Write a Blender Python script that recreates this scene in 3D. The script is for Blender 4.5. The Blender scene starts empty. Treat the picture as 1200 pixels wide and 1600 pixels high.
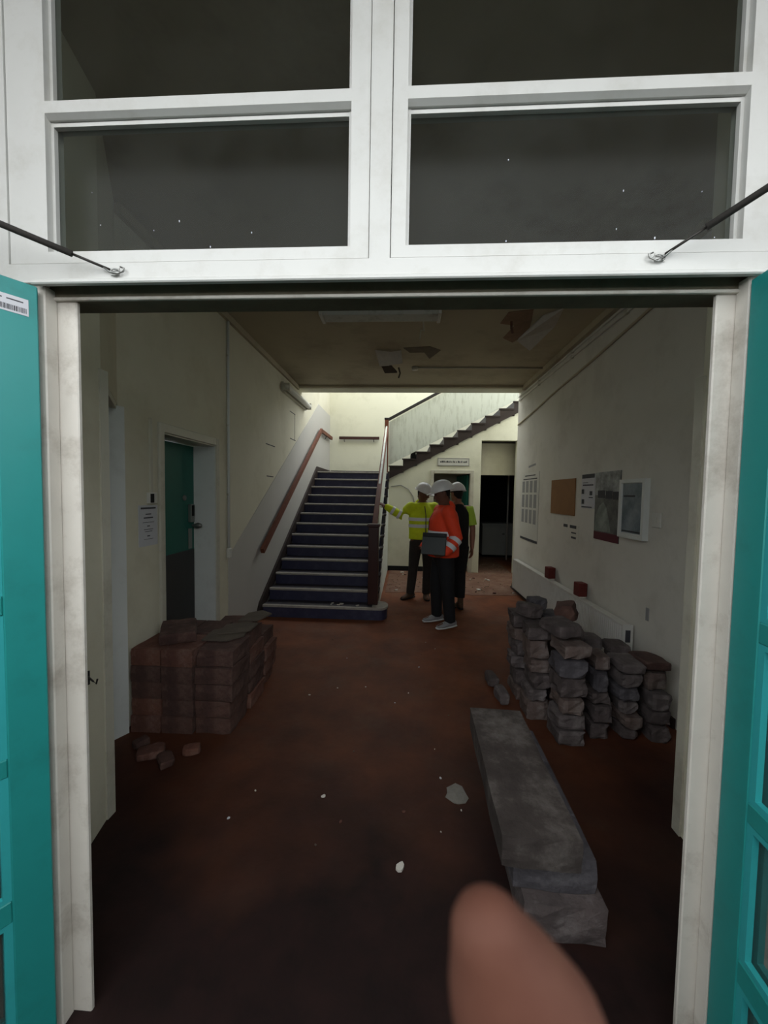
import bpy, bmesh, math, random
from mathutils import Vector, Matrix, noise
R = math.radians
random.seed(7)
SC = bpy.context.scene
COL = SC.collection

# ------------------------------------------------------------------ camera
cam_d = bpy.data.cameras.new('camera')
cam = bpy.data.objects.new('camera', cam_d)
COL.objects.link(cam)
cam.location = (0, 0, 1.6)
cam.rotation_euler = (Matrix.Rotation(R(3.15), 3, 'Z') @ Matrix.Rotation(R(90 - 2.75), 3, 'X') @ Matrix.Rotation(R(.94), 3, 'Z')).to_euler()
cam_d.sensor_fit = 'VERTICAL'
cam_d.sensor_height = 36
cam_d.sensor_width = 27
cam_d.lens = 600 / 1600 * 36
cam_d.clip_start = .004
cam_d.clip_end = 200
cam_d.dof.use_dof = True
cam_d.dof.focus_distance = 3.6
cam_d.dof.aperture_fstop = 12
SC.camera = cam

# ------------------------------------------------------------------ sky, exposure
w = bpy.data.worlds.new('overcast_sky')
SC.world = w
w.use_nodes = True
bg = w.node_tree.nodes['Background']
bg.inputs['Color'].default_value = (.93, .97, 1.0, 1)
bg.inputs['Strength'].default_value = 3.1
vs = SC.view_settings
vs.view_transform = 'Standard'
vs.look = 'None'
vs.gamma = 1
vs.use_curve_mapping = False
vs.exposure = 0.48

def portal(name, loc, rot, sx, sy):
    l = bpy.data.lights.new(name, 'AREA')
    l.shape = 'RECTANGLE'; l.size = sx; l.size_y = sy
    l.cycles.is_portal = True
    o = bpy.data.objects.new(name, l)
    o.location = loc; o.rotation_euler = rot
    COL.objects.link(o)
SKY = (-1.7, 3.0, 6.72, 9.1, 5.4)        # stairwell rooflight x0 x1 y0 y1 z
portal('rooflight_daylight', ((SKY[0]+SKY[1])/2, (SKY[2]+SKY[3])/2, SKY[4]+.02), (0, 0, 0), SKY[1]-SKY[0], SKY[3]-SKY[2])
portal('window_daylight', (3.12, 7.95, 3.8), (0, R(90), 0), 2.6, 2.1)  # unseen side window, added to brighten the stairwell
portal('high_window_daylight', (.6, 9.17, 4.75), (R(-90), 0, 0), 4.4, 1.1)  # sky through the added high window
portal('yard_daylight', (0, -.35, 1.7), (R(90), 0, 0), 3.4, 3.5)

# ------------------------------------------------------------------ materials
def lin(c):
    return tuple((v/255/12.92 if v/255 <= .04045 else ((v/255+.055)/1.055)**2.4) for v in c) + (1,)
MATS = {}
def mat(name, rgb, rough=.7, var=.15, scale=6, bump=0.0, rgb2=None, detail=6, spec=.4, metal=0, bscale=None, stain=None, sscale=1.5, samt=.5, stretch=None):
    """procedural paint/stone: base colour modulated by noise, optional second colour and stain patches"""
    if name in MATS: return MATS[name]
    m = bpy.data.materials.new(name); m.use_nodes = True
    nt = m.node_tree; N = nt.nodes; L = nt.links
    b = N['Principled BSDF']
    b.inputs['Roughness'].default_value = rough
    b.inputs['Specular IOR Level'].default_value = spec
    b.inputs['Metallic'].default_value = metal
    tc = N.new('ShaderNodeTexCoord'); src = tc.outputs['Object']
    if stretch:
        mp = N.new('ShaderNodeMapping'); mp.inputs['Scale'].default_value = stretch
        L.new(src, mp.inputs['Vector']); src = mp.outputs['Vector']
    n = N.new('ShaderNodeTexNoise'); n.inputs['Scale'].default_value = scale; n.inputs['Detail'].default_value = detail
    n.inputs['Roughness'].default_value = .65
    L.new(src, n.inputs['Vector'])
    r = N.new('ShaderNodeValToRGB')
    c = lin(rgb); c2 = lin(rgb2) if rgb2 else tuple(v*(1-var) for v in c[:3])+(1,)
    r.color_ramp.elements[0].position = .3; r.color_ramp.elements[0].color = c2
    r.color_ramp.elements[1].position = .7; r.color_ramp.elements[1].color = c
    L.new(n.outputs['Fac'], r.inputs['Fac'])
    out = r.outputs['Color']
    if stain:
        n2 = N.new('ShaderNodeTexNoise'); n2.inputs['Scale'].default_value = sscale; n2.inputs['Detail'].default_value = 8
        n2.inputs['Roughness'].default_value = .7
        L.new(src, n2.inputs['Vector'])
        r2 = N.new('ShaderNodeValToRGB')
        r2.color_ramp.elements[0].position = .5; r2.color_ramp.elements[0].color = (0, 0, 0, 1)
        r2.color_ramp.elements[1].position = .72; r2.color_ramp.elements[1].color = (samt, samt, samt, 1)
        L.new(n2.outputs['Fac'], r2.inputs['Fac'])
        mx = N.new('ShaderNodeMix'); mx.data_type = 'RGBA'
        L.new(r2.outputs['Color'], mx.inputs['Factor']); L.new(out, mx.inputs['A']); mx.inputs['B'].default_value = lin(stain)
        out = mx.outputs['Result']
    L.new(out, b.inputs['Base Color'])
    if bump:
        bp = N.new('ShaderNodeBump'); bp.inputs['Strength'].default_value = bump; bp.inputs['Distance'].default_value = .01
        nb = N.new('ShaderNodeTexNoise'); nb.inputs['Scale'].default_value = bscale or scale*4; nb.inputs['Detail'].default_value = 8
        L.new(src, nb.inputs['Vector']); L.new(nb.outputs['Fac'], bp.inputs['Height']); L.new(bp.outputs['Normal'], b.inputs['Normal'])
    MATS[name] = m
    return m

def glass_mat(name, haze, hazec, gloss):
    m = bpy.data.materials.new(name); m.use_nodes = True
    nt = m.node_tree; N = nt.nodes; L = nt.links
    N.remove(N['Principled BSDF']); o = N['Material Output']
    tr = N.new('ShaderNodeBsdfTransparent'); tr.inputs['Color'].default_value = (.72, .74, .72, 1)
    df = N.new('ShaderNodeBsdfDiffuse'); df.inputs['Color'].default_value = lin(hazec)
    gl = N.new('ShaderNodeBsdfGlossy'); gl.inputs['Roughness'].default_value = .12
    tc = N.new('ShaderNodeTexCoord')
    n = N.new('ShaderNodeTexNoise'); n.inputs['Scale'].default_value = 3; n.inputs['Detail'].default_value = 8; n.inputs['Roughness'].default_value = .7
    L.new(tc.outputs['Object'], n.inputs['Vector'])
    mr = N.new('ShaderNodeMapRange'); mr.inputs['From Min'].default_value = .35; mr.inputs['From Max'].default_value = .75
    mr.inputs['To Min'].default_value = haze[0]; mr.inputs['To Max'].default_value = haze[1]
    L.new(n.outputs['Fac'], mr.inputs['Value'])
    m1 = N.new('ShaderNodeMixShader'); L.new(mr.outputs['Result'], m1.inputs['Fac']); L.new(tr.outputs[0], m1.inputs[1]); L.new(df.outputs[0], m1.inputs[2])
    m2 = N.new('ShaderNodeMixShader'); m2.inputs['Fac'].default_value = gloss; L.new(m1.outputs[0], m2.inputs[1]); L.new(gl.outputs[0], m2.inputs[2])
    L.new(m2.outputs[0], o.inputs['Surface'])
    return m

M = {}
M['frame'] = mat('white_gloss_paint', (188, 187, 182), .38, .05, 5, .06, stain=(150, 145, 132), sscale=7, samt=.35)
M['jamb'] = mat('worn_white_paint', (202, 196, 186), .5, .1, 6, .1, stain=(118, 104, 88), sscale=5, samt=.6)
M['grime'] = mat('grimy_old_paint', (112, 104, 86), .7, .25, 9, .1, stain=(70, 60, 48), sscale=6, samt=.6)
M['soot'] = mat('sooty_passage_paint', (34, 33, 30), .9, .3, 3, .1)  # near-black colour stands in for the passage's lack of light
M['teal'] = mat('turquoise_door_paint', (32, 134, 130), .4, .1, 3, .08, stain=(24, 92, 88), sscale=4, samt=.4)
M['teal_bead'] = mat('bright_turquoise_paint', (48, 158, 160), .4, .08, 5, .05, stain=(40, 120, 120), sscale=5, samt=.4)
M['wall'] = mat('cream_wall_paint', (214, 209, 188), .75, .08, 1.6, .06, bscale=60, stain=(172, 162, 134), sscale=1.1, samt=.4)
M['wallr'] = mat('off_white_wall_paint', (212, 208, 198), .75, .07, 1.4, .06, bscale=60, stain=(150, 144, 130), sscale=1.6, samt=.35)
M['stairwall'] = mat('pale_stairwell_paint', (220, 218, 198), .75, .06, 1.2, .05, bscale=60, stain=(160, 156, 128), sscale=1.3, samt=.35)
M['dado'] = mat('grey_white_dado_paint', (188, 185, 178), .65, .05, 2, .05, bscale=60)
M['ceil'] = mat('dingy_ceiling_paint', (186, 176, 152), .85, .1, 1.2, .1, bscale=30, stain=(112, 88, 70), sscale=.9, samt=.5)
M['trim'] = mat('cream_trim_gloss', (196, 192, 176), .45, .06, 4, .05, stain=(130, 120, 100), sscale=4, samt=.5)
M['whitetrim'] = mat('white_trim_gloss', (214, 216, 212), .45, .05, 4, .05, stain=(150, 148, 138), sscale=4, samt=.3)
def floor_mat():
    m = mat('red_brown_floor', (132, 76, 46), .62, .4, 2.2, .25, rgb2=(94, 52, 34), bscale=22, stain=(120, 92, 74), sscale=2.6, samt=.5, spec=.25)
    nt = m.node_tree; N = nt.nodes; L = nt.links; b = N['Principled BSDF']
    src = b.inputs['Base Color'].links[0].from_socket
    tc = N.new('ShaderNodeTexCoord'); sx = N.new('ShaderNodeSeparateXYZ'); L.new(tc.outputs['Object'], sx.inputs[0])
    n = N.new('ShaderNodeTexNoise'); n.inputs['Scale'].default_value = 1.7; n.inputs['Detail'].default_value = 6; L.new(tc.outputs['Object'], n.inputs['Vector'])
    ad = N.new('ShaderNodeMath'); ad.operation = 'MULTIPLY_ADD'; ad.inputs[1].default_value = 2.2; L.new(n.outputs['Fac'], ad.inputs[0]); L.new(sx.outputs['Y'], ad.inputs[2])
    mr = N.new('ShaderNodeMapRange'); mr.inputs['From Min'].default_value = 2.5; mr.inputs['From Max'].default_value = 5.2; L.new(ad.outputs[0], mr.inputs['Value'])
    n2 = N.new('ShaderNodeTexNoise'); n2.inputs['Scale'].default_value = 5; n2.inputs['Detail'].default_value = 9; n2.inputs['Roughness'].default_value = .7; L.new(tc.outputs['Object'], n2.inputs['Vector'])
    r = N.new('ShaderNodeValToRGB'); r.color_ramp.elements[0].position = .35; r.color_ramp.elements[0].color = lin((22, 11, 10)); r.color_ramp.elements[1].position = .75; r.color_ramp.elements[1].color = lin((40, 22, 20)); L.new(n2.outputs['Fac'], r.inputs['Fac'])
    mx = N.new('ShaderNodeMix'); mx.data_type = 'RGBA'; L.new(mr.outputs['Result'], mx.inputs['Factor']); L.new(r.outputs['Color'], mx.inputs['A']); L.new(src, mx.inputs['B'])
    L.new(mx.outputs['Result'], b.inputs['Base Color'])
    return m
M['floor'] = floor_mat()      # darkened by the door to paint in the dim foreground, reddish dust further in
M['screed'] = mat('dusty_screed', (122, 92, 74), .9, .3, 4, .4, rgb2=(98, 66, 50), bscale=40, stain=(140, 120, 106), sscale=5, samt=.5)
M['navy'] = mat('navy_stair_vinyl', (52, 52, 78), .55, .2, 8, .1, stain=(92, 90, 108), sscale=6, samt=.4)
M['tread'] = mat('dark_stair_tread', (58, 54, 62), .6, .25, 9, .1, stain=(110, 104, 98), sscale=7, samt=.4)
M['nosing'] = mat('grey_nosing_strip', (176, 170, 160), .5, .2, 18, .1, stain=(110, 100, 90), sscale=14, samt=.5)
M['mahogany'] = mat('dark_mahogany', (62, 30, 24), .4, .3, 4, .05, stretch=(6, 6, 1))
M['rail'] = mat('brown_handrail', (112, 62, 42), .65, .3, 4, .05, stretch=(6, 1, 1))
M['darkrail'] = mat('black_handrail', (34, 28, 28), .4, .2, 4)
M['string'] = mat('dark_brown_string', (50, 38, 34), .6, .3, 5, .1)
M['panel'] = mat('stained_white_panel', (206, 210, 200), .6, .05, 3, .05, stain=(120, 118, 100), sscale=5, samt=.55, stretch=(3, 3, .5))
M['black'] = mat('black_gap', (16, 15, 15), .8, .2, 5)
M['green'] = mat('green_door_paint', (32, 106, 92), .45, .15, 3, .05, stain=(22, 72, 64), sscale=3, samt=.4)
M['kick'] = mat('dark_kick_panel', (58, 58, 58), .6, .15, 5)
M['steel'] = mat('dull_steel', (150, 150, 146), .35, .15, 12, metal=.8)
M['darksteel'] = mat('dark_steel', (50, 46, 42), .45, .3, 20, metal=.4)
M['foam'] = mat('black_rod_sleeve', (52, 48, 44), .8, .3, 30, .2)
M['plastic'] = mat('white_plastic', (206, 204, 196), .4, .06, 8)
M['paper'] = mat('paper', (196, 196, 200), .8, .06, 4)
M['print'] = mat('grey_print', (66, 66, 70), .8, .2, 30)
M['print_soft'] = mat('pale_print', (150, 149, 148), .8, .2, 30)
M['brownpaper'] = mat('brown_board', (146, 104, 62), .8, .15, 4, stain=(110, 76, 46), sscale=6, samt=.5)
M['maroon'] = mat('maroon_print', (84, 18, 34), .7, .1, 5)
M['poster_grey'] = mat('poster_grey', (112, 112, 108), .6, .4, 9, rgb2=(62, 62, 60))
M['poster_pale'] = mat('poster_pale', (150, 156, 148), .6, .35, 8, rgb2=(96, 102, 96))
M['poster_sky'] = mat('poster_cloud', (176, 178, 176), .6, .35, 9, rgb2=(88, 88, 86))
M['picture'] = mat('blue_grey_picture', (140, 148, 156), .4, .35, 5, rgb2=(66, 84, 92))
M['radiator'] = mat('radiator_enamel', (206, 205, 198), .4, .05, 5, stain=(150, 138, 120), sscale=3, samt=.4)
M['redbrick'] = mat('dark_red_brick', (104, 40, 34), .85, .3, 14, .4)
M['sand'] = [mat('red_sandstone_%d' % i, c, .9, .3, 7, .6, rgb2=d, bscale=35, stain=s, sscale=9, samt=.55) for i, (c, d, s) in enumerate([
    ((108, 72, 60), (78, 50, 42), (146, 122, 112)), ((94, 65, 56), (64, 45, 40), (118, 96, 86)), ((116, 76, 62), (86, 54, 44), (140, 116, 102)), ((86, 61, 54), (60, 42, 38), (124, 102, 92))])]
M['grey'] = [mat('grey_stone_%d' % i, c, .9, .3, 7, .7, rgb2=d, bscale=35, stain=s, sscale=8, samt=.55) for i, (c, d, s) in enumerate([
    ((104, 95, 93), (74, 66, 66), (146, 138, 136)), ((90, 79, 77), (60, 53, 52), (128, 120, 118)), ((112, 98, 92), (78, 63, 58), (150, 142, 138)), ((86, 82, 86), (60, 56, 60), (126, 122, 124))])]
M['slab'] = mat('weathered_slab', (78, 70, 66), .85, .3, 5, .6, rgb2=(48, 40, 37), bscale=30, stain=(122, 116, 110), sscale=5, samt=.6)
M['slate'] = mat('slate_sheet', (92, 82, 72), .8, .3, 8, .4)
M['plaster'] = mat('white_plaster_chip', (206, 200, 190), .9, .15, 20, .3)
M['yard'] = mat('dark_asphalt', (58, 57, 56), .95, .3, 20, .3)
M['yardwall'] = mat('dark_brown_brickwork', (86, 72, 62), .9, .3, 12, .3)
M['skin_d'] = mat('skin_deep', (112, 74, 58), .55, .12, 20)
M['skin_m'] = mat('skin_mid', (158, 112, 90), .55, .12, 20)
M['skin_f'] = mat('skin_finger', (78, 49, 38), .7, .14, 90, rgb2=(70, 41, 32), spec=.15)  # skin colour darkened to paint in the shade on the finger
M['hair'] = mat('black_hair', (24, 20, 18), .7, .3, 60)
M['helmet'] = mat('white_helmet', (238, 236, 236), .3, .04, 10)
M['hivis_y'] = mat('yellow_hi_vis', (226, 242, 40), .7, .18, 9, .15)
M['hivis_r'] = mat('red_orange_hi_vis', (255, 78, 42), .7, .14, 9, .15)
M['lime'] = mat('lime_shirt', (196, 232, 84), .8, .15, 9, .15)
M['refl'] = mat('silver_reflective_tape', (232, 232, 236), .35, .05, 30)
M['blacktr'] = mat('black_trousers', (30, 31, 34), .85, .35, 12, .2)
M['greytr'] = mat('charcoal_trousers', (56, 50, 46), .85, .3, 12, .2)
M['vest'] = mat('black_vest', (20, 20, 23), .8, .3, 12, .2)
M['shoe_g'] = mat('grey_trainer', (150, 150, 152), .7, .2, 30)
M['sole'] = mat('pale_sole', (206, 206, 206), .7, .1, 30)
M['boot'] = mat('brown_boot', (92, 70, 54), .75, .3, 20)
M['laptop'] = mat('laptop_black', (26, 27, 30), .45, .2, 20)
M['laptop_g'] = mat('laptop_grey_lid', (78, 82, 84), .4, .15, 12)
M['whitebox'] = mat('dull_white_enamel', (176, 180, 178), .6, .12, 4)
M['pane'] = glass_mat('dusty_glass', (.010, .036), (168, 170, 164), .005)
M['pane_top'] = glass_mat('dusty_glass_upper', (.012, .026), (168, 168, 158), .006)
M['pane_door'] = glass_mat('dirty_door_glass', (.15, .35), (90, 92, 88), .03)

# ------------------------------------------------------------------ mesh helpers
def box(bm, a, b):
    x0, y0, z0 = a; x1, y1, z1 = b
    v = [bm.verts.new(p) for p in ((x0,y0,z0),(x1,y0,z0),(x1,y1,z0),(x0,y1,z0),(x0,y0,z1),(x1,y0,z1),(x1,y1,z1),(x0,y1,z1))]
    for f in ((3,2,1,0),(4,5,6,7),(0,1,5,4),(1,2,6,5),(2,3,7,6),(3,0,4,7)): bm.faces.new([v[i] for i in f])
    return v
def prism(bm, pts, d):
    """polygon pts (3D list) extruded by vector d"""
    a = [bm.verts.new(p) for p in pts]; b = [bm.verts.new(Vector(p)+Vector(d)) for p in pts]
    bm.faces.new(list(reversed(a))); bm.faces.new(b)
    n = len(a)
    for i in range(n): bm.faces.new((a[i], a[(i+1) % n], b[(i+1) % n], b[i]))
def plan(bm, pts, z0, z1):
    prism(bm, [(x, y, z0) for x, y in pts], (0, 0, z1-z0))
def tube(bm, pts, r, n=10):
    loft(bm, [(Vector(p), r, r) for p in pts], n=n, rounded=False)
def loft(bm, pts, side=(1, 0, 0), n=16, rounded=True, caps=True):
    """elliptical sections along a path; pts = (position, r along side, r across)"""
    side = Vector(side)
    P = [Vector(p[0]) for p in pts]
    T = []
    for i in range(len(P)):
        t = (P[min(i+1, len(P)-1)] - P[max(i-1, 0)])
        T.append(t.normalized())
    secs = []
    if rounded:
        for k in (.25, .6, .86):
            secs.append((P[0] - T[0]*min(pts[0][1], pts[0][2])*math.sqrt(1-k*k), pts[0][1]*k, pts[0][2]*k, T[0]))
    for p, (q, a, b), t in zip(P, pts, T): secs.append((p, a, b, t))
    if rounded:
        for k in (.86, .6, .25):
            secs.append((P[-1] + T[-1]*min(pts[-1][1], pts[-1][2])*math.sqrt(1-k*k), pts[-1][1]*k, pts[-1][2]*k, T[-1]))
    rings = []
    for p, a, b, t in secs:
        s = side if abs(side.normalized().dot(t)) < .95 else Vector((0, 0, 1)) if abs(t.z) < .9 else Vector((0, 1, 0))
        u = (s - t*s.dot(t)).normalized(); v = t.cross(u)
        rings.append([bm.verts.new(p + u*math.cos(2*math.pi*i/n)*a + v*math.sin(2*math.pi*i/n)*b) for i in range(n)])
    for A, B in zip(rings, rings[1:]):
        for i in range(n): bm.faces.new((A[i], A[(i+1) % n], B[(i+1) % n], B[i]))
    if caps:
        bm.faces.new(list(reversed(rings[0]))); bm.faces.new(rings[-1])
def obj(name, bm, m, parent=None, smooth=False, bevel=0, loc=None, rot=None):
    bmesh.ops.recalc_face_normals(bm, faces=bm.faces[:])
    if bevel: bmesh.ops.bevel(bm, geom=bm.edges[:], offset=bevel, segments=1, affect='EDGES', profile=.5)
    me = bpy.data.meshes.new(name); bm.to_mesh(me); bm.free()
    if smooth:
        for p in me.polygons: p.use_smooth = True
    o = bpy.data.objects.new(name, me); COL.objects.link(o)
    me.materials.append(m)
    if parent: o.parent = parent
    if loc: o.location = loc
    if rot: o.rotation_euler = rot
    return o
def BX(name, a, b, m, parent=None, bevel=0):
    bm = bmesh.new(); box(bm, a, b); return obj(name, bm, m, parent, bevel=bevel)
def TB(name, pts, r, m, parent=None, n=10):
    bm = bmesh.new(); tube(bm, pts, r, n); return obj(name, bm, m, parent, smooth=n > 6)
def tag(o, label, cat=None, group=None, kind=None):
    o['label'] = label
    if cat: o['category'] = cat
    if group: o['group'] = group
    if kind: o['kind'] = kind
    return o
def struct(o, label, cat):
    return tag(o, label, cat, kind='structure')
def thing(name, label, cat, loc=(0, 0, 0), rz=0, group=None, kind=None):
    o = bpy.data.objects.new(name, None); COL.objects.link(o)
    o.location = loc; o.rotation_euler = (0, 0, rz); o.empty_display_size = .1
    return tag(o, label, cat, group, kind)
def copy_part(o, parent, loc=(0, 0, 0)):
    c = o.copy(); COL.objects.link(c); c.parent = parent; c.location = loc
    return c

# ------------------------------------------------------------------ dimensions
XL, XR = -1.83, 1.90          # hall side walls
ZC = 3.37                     # hall ceiling
YB = 6.40                     # bulkhead between hall and stairwell
YK = 9.15                     # stairwell back wall
YS = 7.95                     # face of the wall under the second flight
ADDED_CANOPY = -.2                  # front edge of the unseen canopy, added to cut overhead daylight
ZT = 5.4                      # stairwell ceiling

# ------------------------------------------------------------------ floor, ceiling, walls
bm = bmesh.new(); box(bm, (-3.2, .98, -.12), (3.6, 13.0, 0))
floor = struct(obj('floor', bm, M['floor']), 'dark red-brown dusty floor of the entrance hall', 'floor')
bm = bmesh.new(); plan(bm, [(-.30, 6.15), (.5, 6.22), (1.1, 6.12), (1.88, 6.2), (1.88, 6.76), (3.1, 6.76), (3.1, 7.93), (2.22, 7.95), (2.22, 10.5), (1.52, 10.5), (1.52, 7.95), (-.30, 7.95)], 0, .004)
obj('dusty_screed', bm, M['screed'], floor)
bm = bmesh.new(); box(bm, (-30, -40, -.15), (30, .98, -.03))
struct(obj('yard_ground', bm, M['yard']), 'dark asphalt ground outside the entrance', 'ground')

bm = bmesh.new()
DY0, DY1, DZ = 2.80, 3.60, 2.04
box(bm, (-2.2, 2.36, 0), (XL, DY0, ZT)); box(bm, (-2.2, DY1, 0), (XL, YK+.2, ZT)); box(bm, (-2.2, DY0, DZ), (XL, DY1, ZT))
wl = struct(obj('wall_left', bm, M['wall']), 'cream painted left wall of the hall with a recessed green door', 'wall')
# grey-white dado that follows the stair pitch
bm = bmesh.new()
prism(bm, [(XL, 3.87, 0), (XL, YK, 0), (XL, YK, 3.42), (XL, 7.93, 3.42), (XL, 3.87, .91)], (.006, 0, 0))
obj('dado', bm, M['dado'], wl)
bm = bmesh.new()
for y0, y1, z0, z1 in ((5.98, 6.28, 2.86, 2.872), (6.25, 6.262, 2.45, 2.86), (6.0, 6.3, 2.44, 2.452), (4.95, 5.3, 2.22, 2.232), (4.98, 5.24, 1.80, 1.812)): box(bm, (XL, y0, z0), (XL+.002, y1, z1))
mk = obj('fixing_marks', bm, M['print'], wl); mk['kind'] = 'stuff'
bm = bmesh.new(); box(bm, (XR, 2.62, 0), (XR+.25, 6.76, ZT))
wr = struct(obj('wall_right', bm, M['wallr']), 'off-white right wall of the hall with posters and radiator', 'wall')
bm = bmesh.new(); box(bm, (XL, YK, 0), (1.43, YK+.2, 4.2)); box(bm, (1.43, YK, 2.72), (3.3, YK+.2, 4.2)); box(bm, (3.05, YK, 0), (3.3, YK+.2, 2.72)); box(bm, (XL, YK, 5.3), (3.3, YK+.2, ZT)); box(bm, (XL, YK, 4.2), (-1.6, YK+.2, 5.3)); box(bm, (2.8, YK, 4.2), (3.3, YK+.2, 5.3))
struct(obj('wall_back', bm, M['stairwall']), 'pale wall behind the stair landing', 'wall')
bm = bmesh.new(); box(bm, (3.1, 6.5, 0), (3.3, 6.9, ZT)); box(bm, (3.1, 9.0, 0), (3.3, YK, ZT)); box(bm, (3.1, 6.9, 0), (3.3, 9.0, 2.5)); box(bm, (3.1, 6.9, 5.1), (3.3, 9.0, ZT)); box(bm, (XR+.25, 6.5, 0), (3.3, 6.76, ZT))  # leaves the opening of the added, unseen side window
struct(obj('wall_stairwell', bm, M['stairwall']), 'pale side wall closing the stairwell on the right', 'wall')
t = thing('window_3', 'high white-framed window above the landing', 'window', kind='structure')
for x in (-1.6, -.13, 1.34, 2.76): BX('mullion', (x, YK+.05, 4.24), (x+.04, YK+.11, 5.26), M['frame'], t)  # unseen window, added so more sky reaches the hall
for z in (4.2, 5.26): BX('window_rail', (-1.6, YK+.05, z), (2.8, YK+.11, z+.04), M['frame'], t)
# ceiling of hall and porch, bulkhead
bm = bmesh.new(); box(bm, (-2.2, .98, ZC), (2.3, YB+.05, ZC+.25))
ceil = struct(obj('ceiling', bm, M['ceil']), 'dingy stained ceiling of the entrance hall', 'ceiling')
bm = bmesh.new(); box(bm, (XL, YB, 3.33), (XR, YB+.28, ZT))
struct(obj('wall_bulkhead', bm, M['stairwall']), 'beam and wall above the opening to the stairwell', 'wall')
BX('ceiling_edge_strip', (XL, YB-.05, 3.335), (XR, YB, ZC), M['ceil'], ceil)
# stairwell roof with rooflight opening
bm = bmesh.new()
box(bm, (-2.2, YB, ZT), (SKY[0], YK+.2, ZT+.15)); box(bm, (SKY[1], YB, ZT), (3.4, YK+.2, ZT+.15))
box(bm, (SKY[0], YB, ZT), (SKY[1], SKY[2], ZT+.15)); box(bm, (SKY[0], SKY[3], ZT), (SKY[1], YK+.2, ZT+.15))
struct(obj('ceiling_stairwell', bm, M['stairwall']), 'pale stairwell ceiling around the rooflight', 'ceiling')
# covings
for n_, (a, b) in enumerate([((XL, 2.36, 3.305), (XL+.035, YB, ZC)), ((XR-.05, 2.62, 3.30), (XR, YB, ZC))]):
    bm = bmesh.new(); box(bm, a, b)
    struct(obj('trim_%d' % (n_+1), bm, M['ceil']), ('left', 'right')[n_]+' hall ceiling batten between wall and ceiling', 'trim')

# porch walls, splayed side doorways
AL, BL = (-1.42, 1.73), (-1.83, 2.36)
AR, BR = (1.335, 1.84), (1.90, 2.62)
def porch(side, A, B, sgn, nm):
    bm = bmesh.new()
    x0 = sgn*1.27
    plan(bm, [(x0, 1.10), A, (A[0]+sgn*.12, A[1]), (sgn*1.6, 1.10)], 0, ZC)                       # side wall
    plan(bm, [A, B, (B[0]+sgn*.2, B[1]), (A[0]+sgn*.20, A[1])], 2.14, ZC)                     # wall over the doorway
    plan(bm, [(A[0]+sgn*.12, A[1]), (sgn*2.6, A[1]), (sgn*2.6, A[1]-.1), (A[0]+sgn*.12, A[1]-.1)], 0, ZC)
    plan(bm, [(sgn*2.6, A[1]-.1), (sgn*2.6, B[1]+.3), (sgn*2.7, B[1]+.3), (sgn*2.7, A[1]-.1)], 0, ZC)
    plan(bm, [(B[0]+sgn*.2, B[1]+.1), (sgn*2.7, B[1]+.1), (sgn*2.7, B[1]+.3), (B[0]+sgn*.2, B[1]+.3)], 0, ZC)
    plan(bm, [(A[0]+sgn*.2, A[1]), (sgn*2.7, A[1]), (sgn*2.7, B[1]+.3), (B[0]+sgn*.2, B[1]+.3)], 2.6, 2.7)
    o = struct(obj('wall_porch_'+nm, bm, M['wall']), 'dim porch side wall with a doorway on the '+nm, 'wall')
    # frame: near strip, far white jamb, head soffit
    t = thing('trim_'+('3' if sgn < 0 else '4'), 'white door frame of the splayed side doorway on the '+nm, 'door frame', kind='structure')
    bm = bmesh.new(); plan(bm, [(A[0]-sgn*.012, A[1]-.02), (A[0]-sgn*.012, A[1]+.03), (A[0]+sgn*.14, A[1]+.03), (A[0]+sgn*.14, A[1]-.02)], 0, 2.15); obj('near_jamb', bm, M['trim'], t)
    bm = bmesh.new(); plan(bm, [(B[0]+sgn*.015, B[1]-.12), (B[0]-sgn*.045, B[1]), (B[0]-sgn*.012, B[1]+.04), (B[0]+sgn*.2, B[1]+.04), (B[0]+sgn*.2, B[1]-.12)], 0, 2.12); obj('far_jamb', bm, M['whitetrim'], t)
    bm = bmesh.new(); plan(bm, [(A[0], A[1]), (B[0]-sgn*.01, B[1]-.02), (B[0]+sgn*.2, B[1]), (A[0]+sgn*.2, A[1])], 2.1, 2.139); obj('head_lining', bm, M['trim'], t)
    # closed leaf in the side room
    bm = bmesh.new(); plan(bm, [(sgn*2.5, A[1]), (sgn*2.5, B[1]+.1), (sgn*2.54, B[1]+.1), (sgn*2.54, A[1])], 0, 2.1); obj('door_leaf', bm, M['trim'], t)
porch('l', AL, BL, -1, 'left')
porch('r', AR, BR, 1, 'right')
hook = thing('wall_hook', 'small dark hook on the porch wall beside the left jamb', 'hook', (-1.362, 1.55, .78))
BX('backplate', (0, -.012, -.03), (.006, .012, .03), M['black'], hook)
TB('hook_arm', [(.005, 0, .01), (.03, 0, -.01), (.045, 0, -.02), (.05, 0, 0)], .004, M['darksteel'], hook, 6)

# ------------------------------------------------------------------ facade
JX0, JX1 = -.93, .785
bm = bmesh.new()
box(bm, (-1.6, 1.0, -.03), (-1.2, 1.12, 3.45)); box(bm, (1.02, 1.0, -.03), (1.6, 1.12, 3.45)); box(bm, (-1.6, 1.0, 3.4), (1.6, 1.12, 3.75))
box(bm, (-2.7, 1.0, 0), (-1.5, 1.10, 3.6)); box(bm, (1.5, 1.0, 0), (2.7, 1.10, 3.6))
struct(obj('wall_front', bm, M['yardwall']), 'outer wall around the entrance frame', 'wall')
for nm, a, b in (('left', (-1.75, .3, -.15), (-1.5, 1.0, 3.45)), ('right', (1.5, .3, -.15), (1.75, 1.0, 3.45))):  # unseen piers, added to narrow the daylight from the sides
    bm = bmesh.new(); box(bm, a, b)
    struct(obj('wall_pier_'+nm, bm, M['yardwall']), 'brick pier outside the entrance, '+nm+' side', 'wall')
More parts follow.
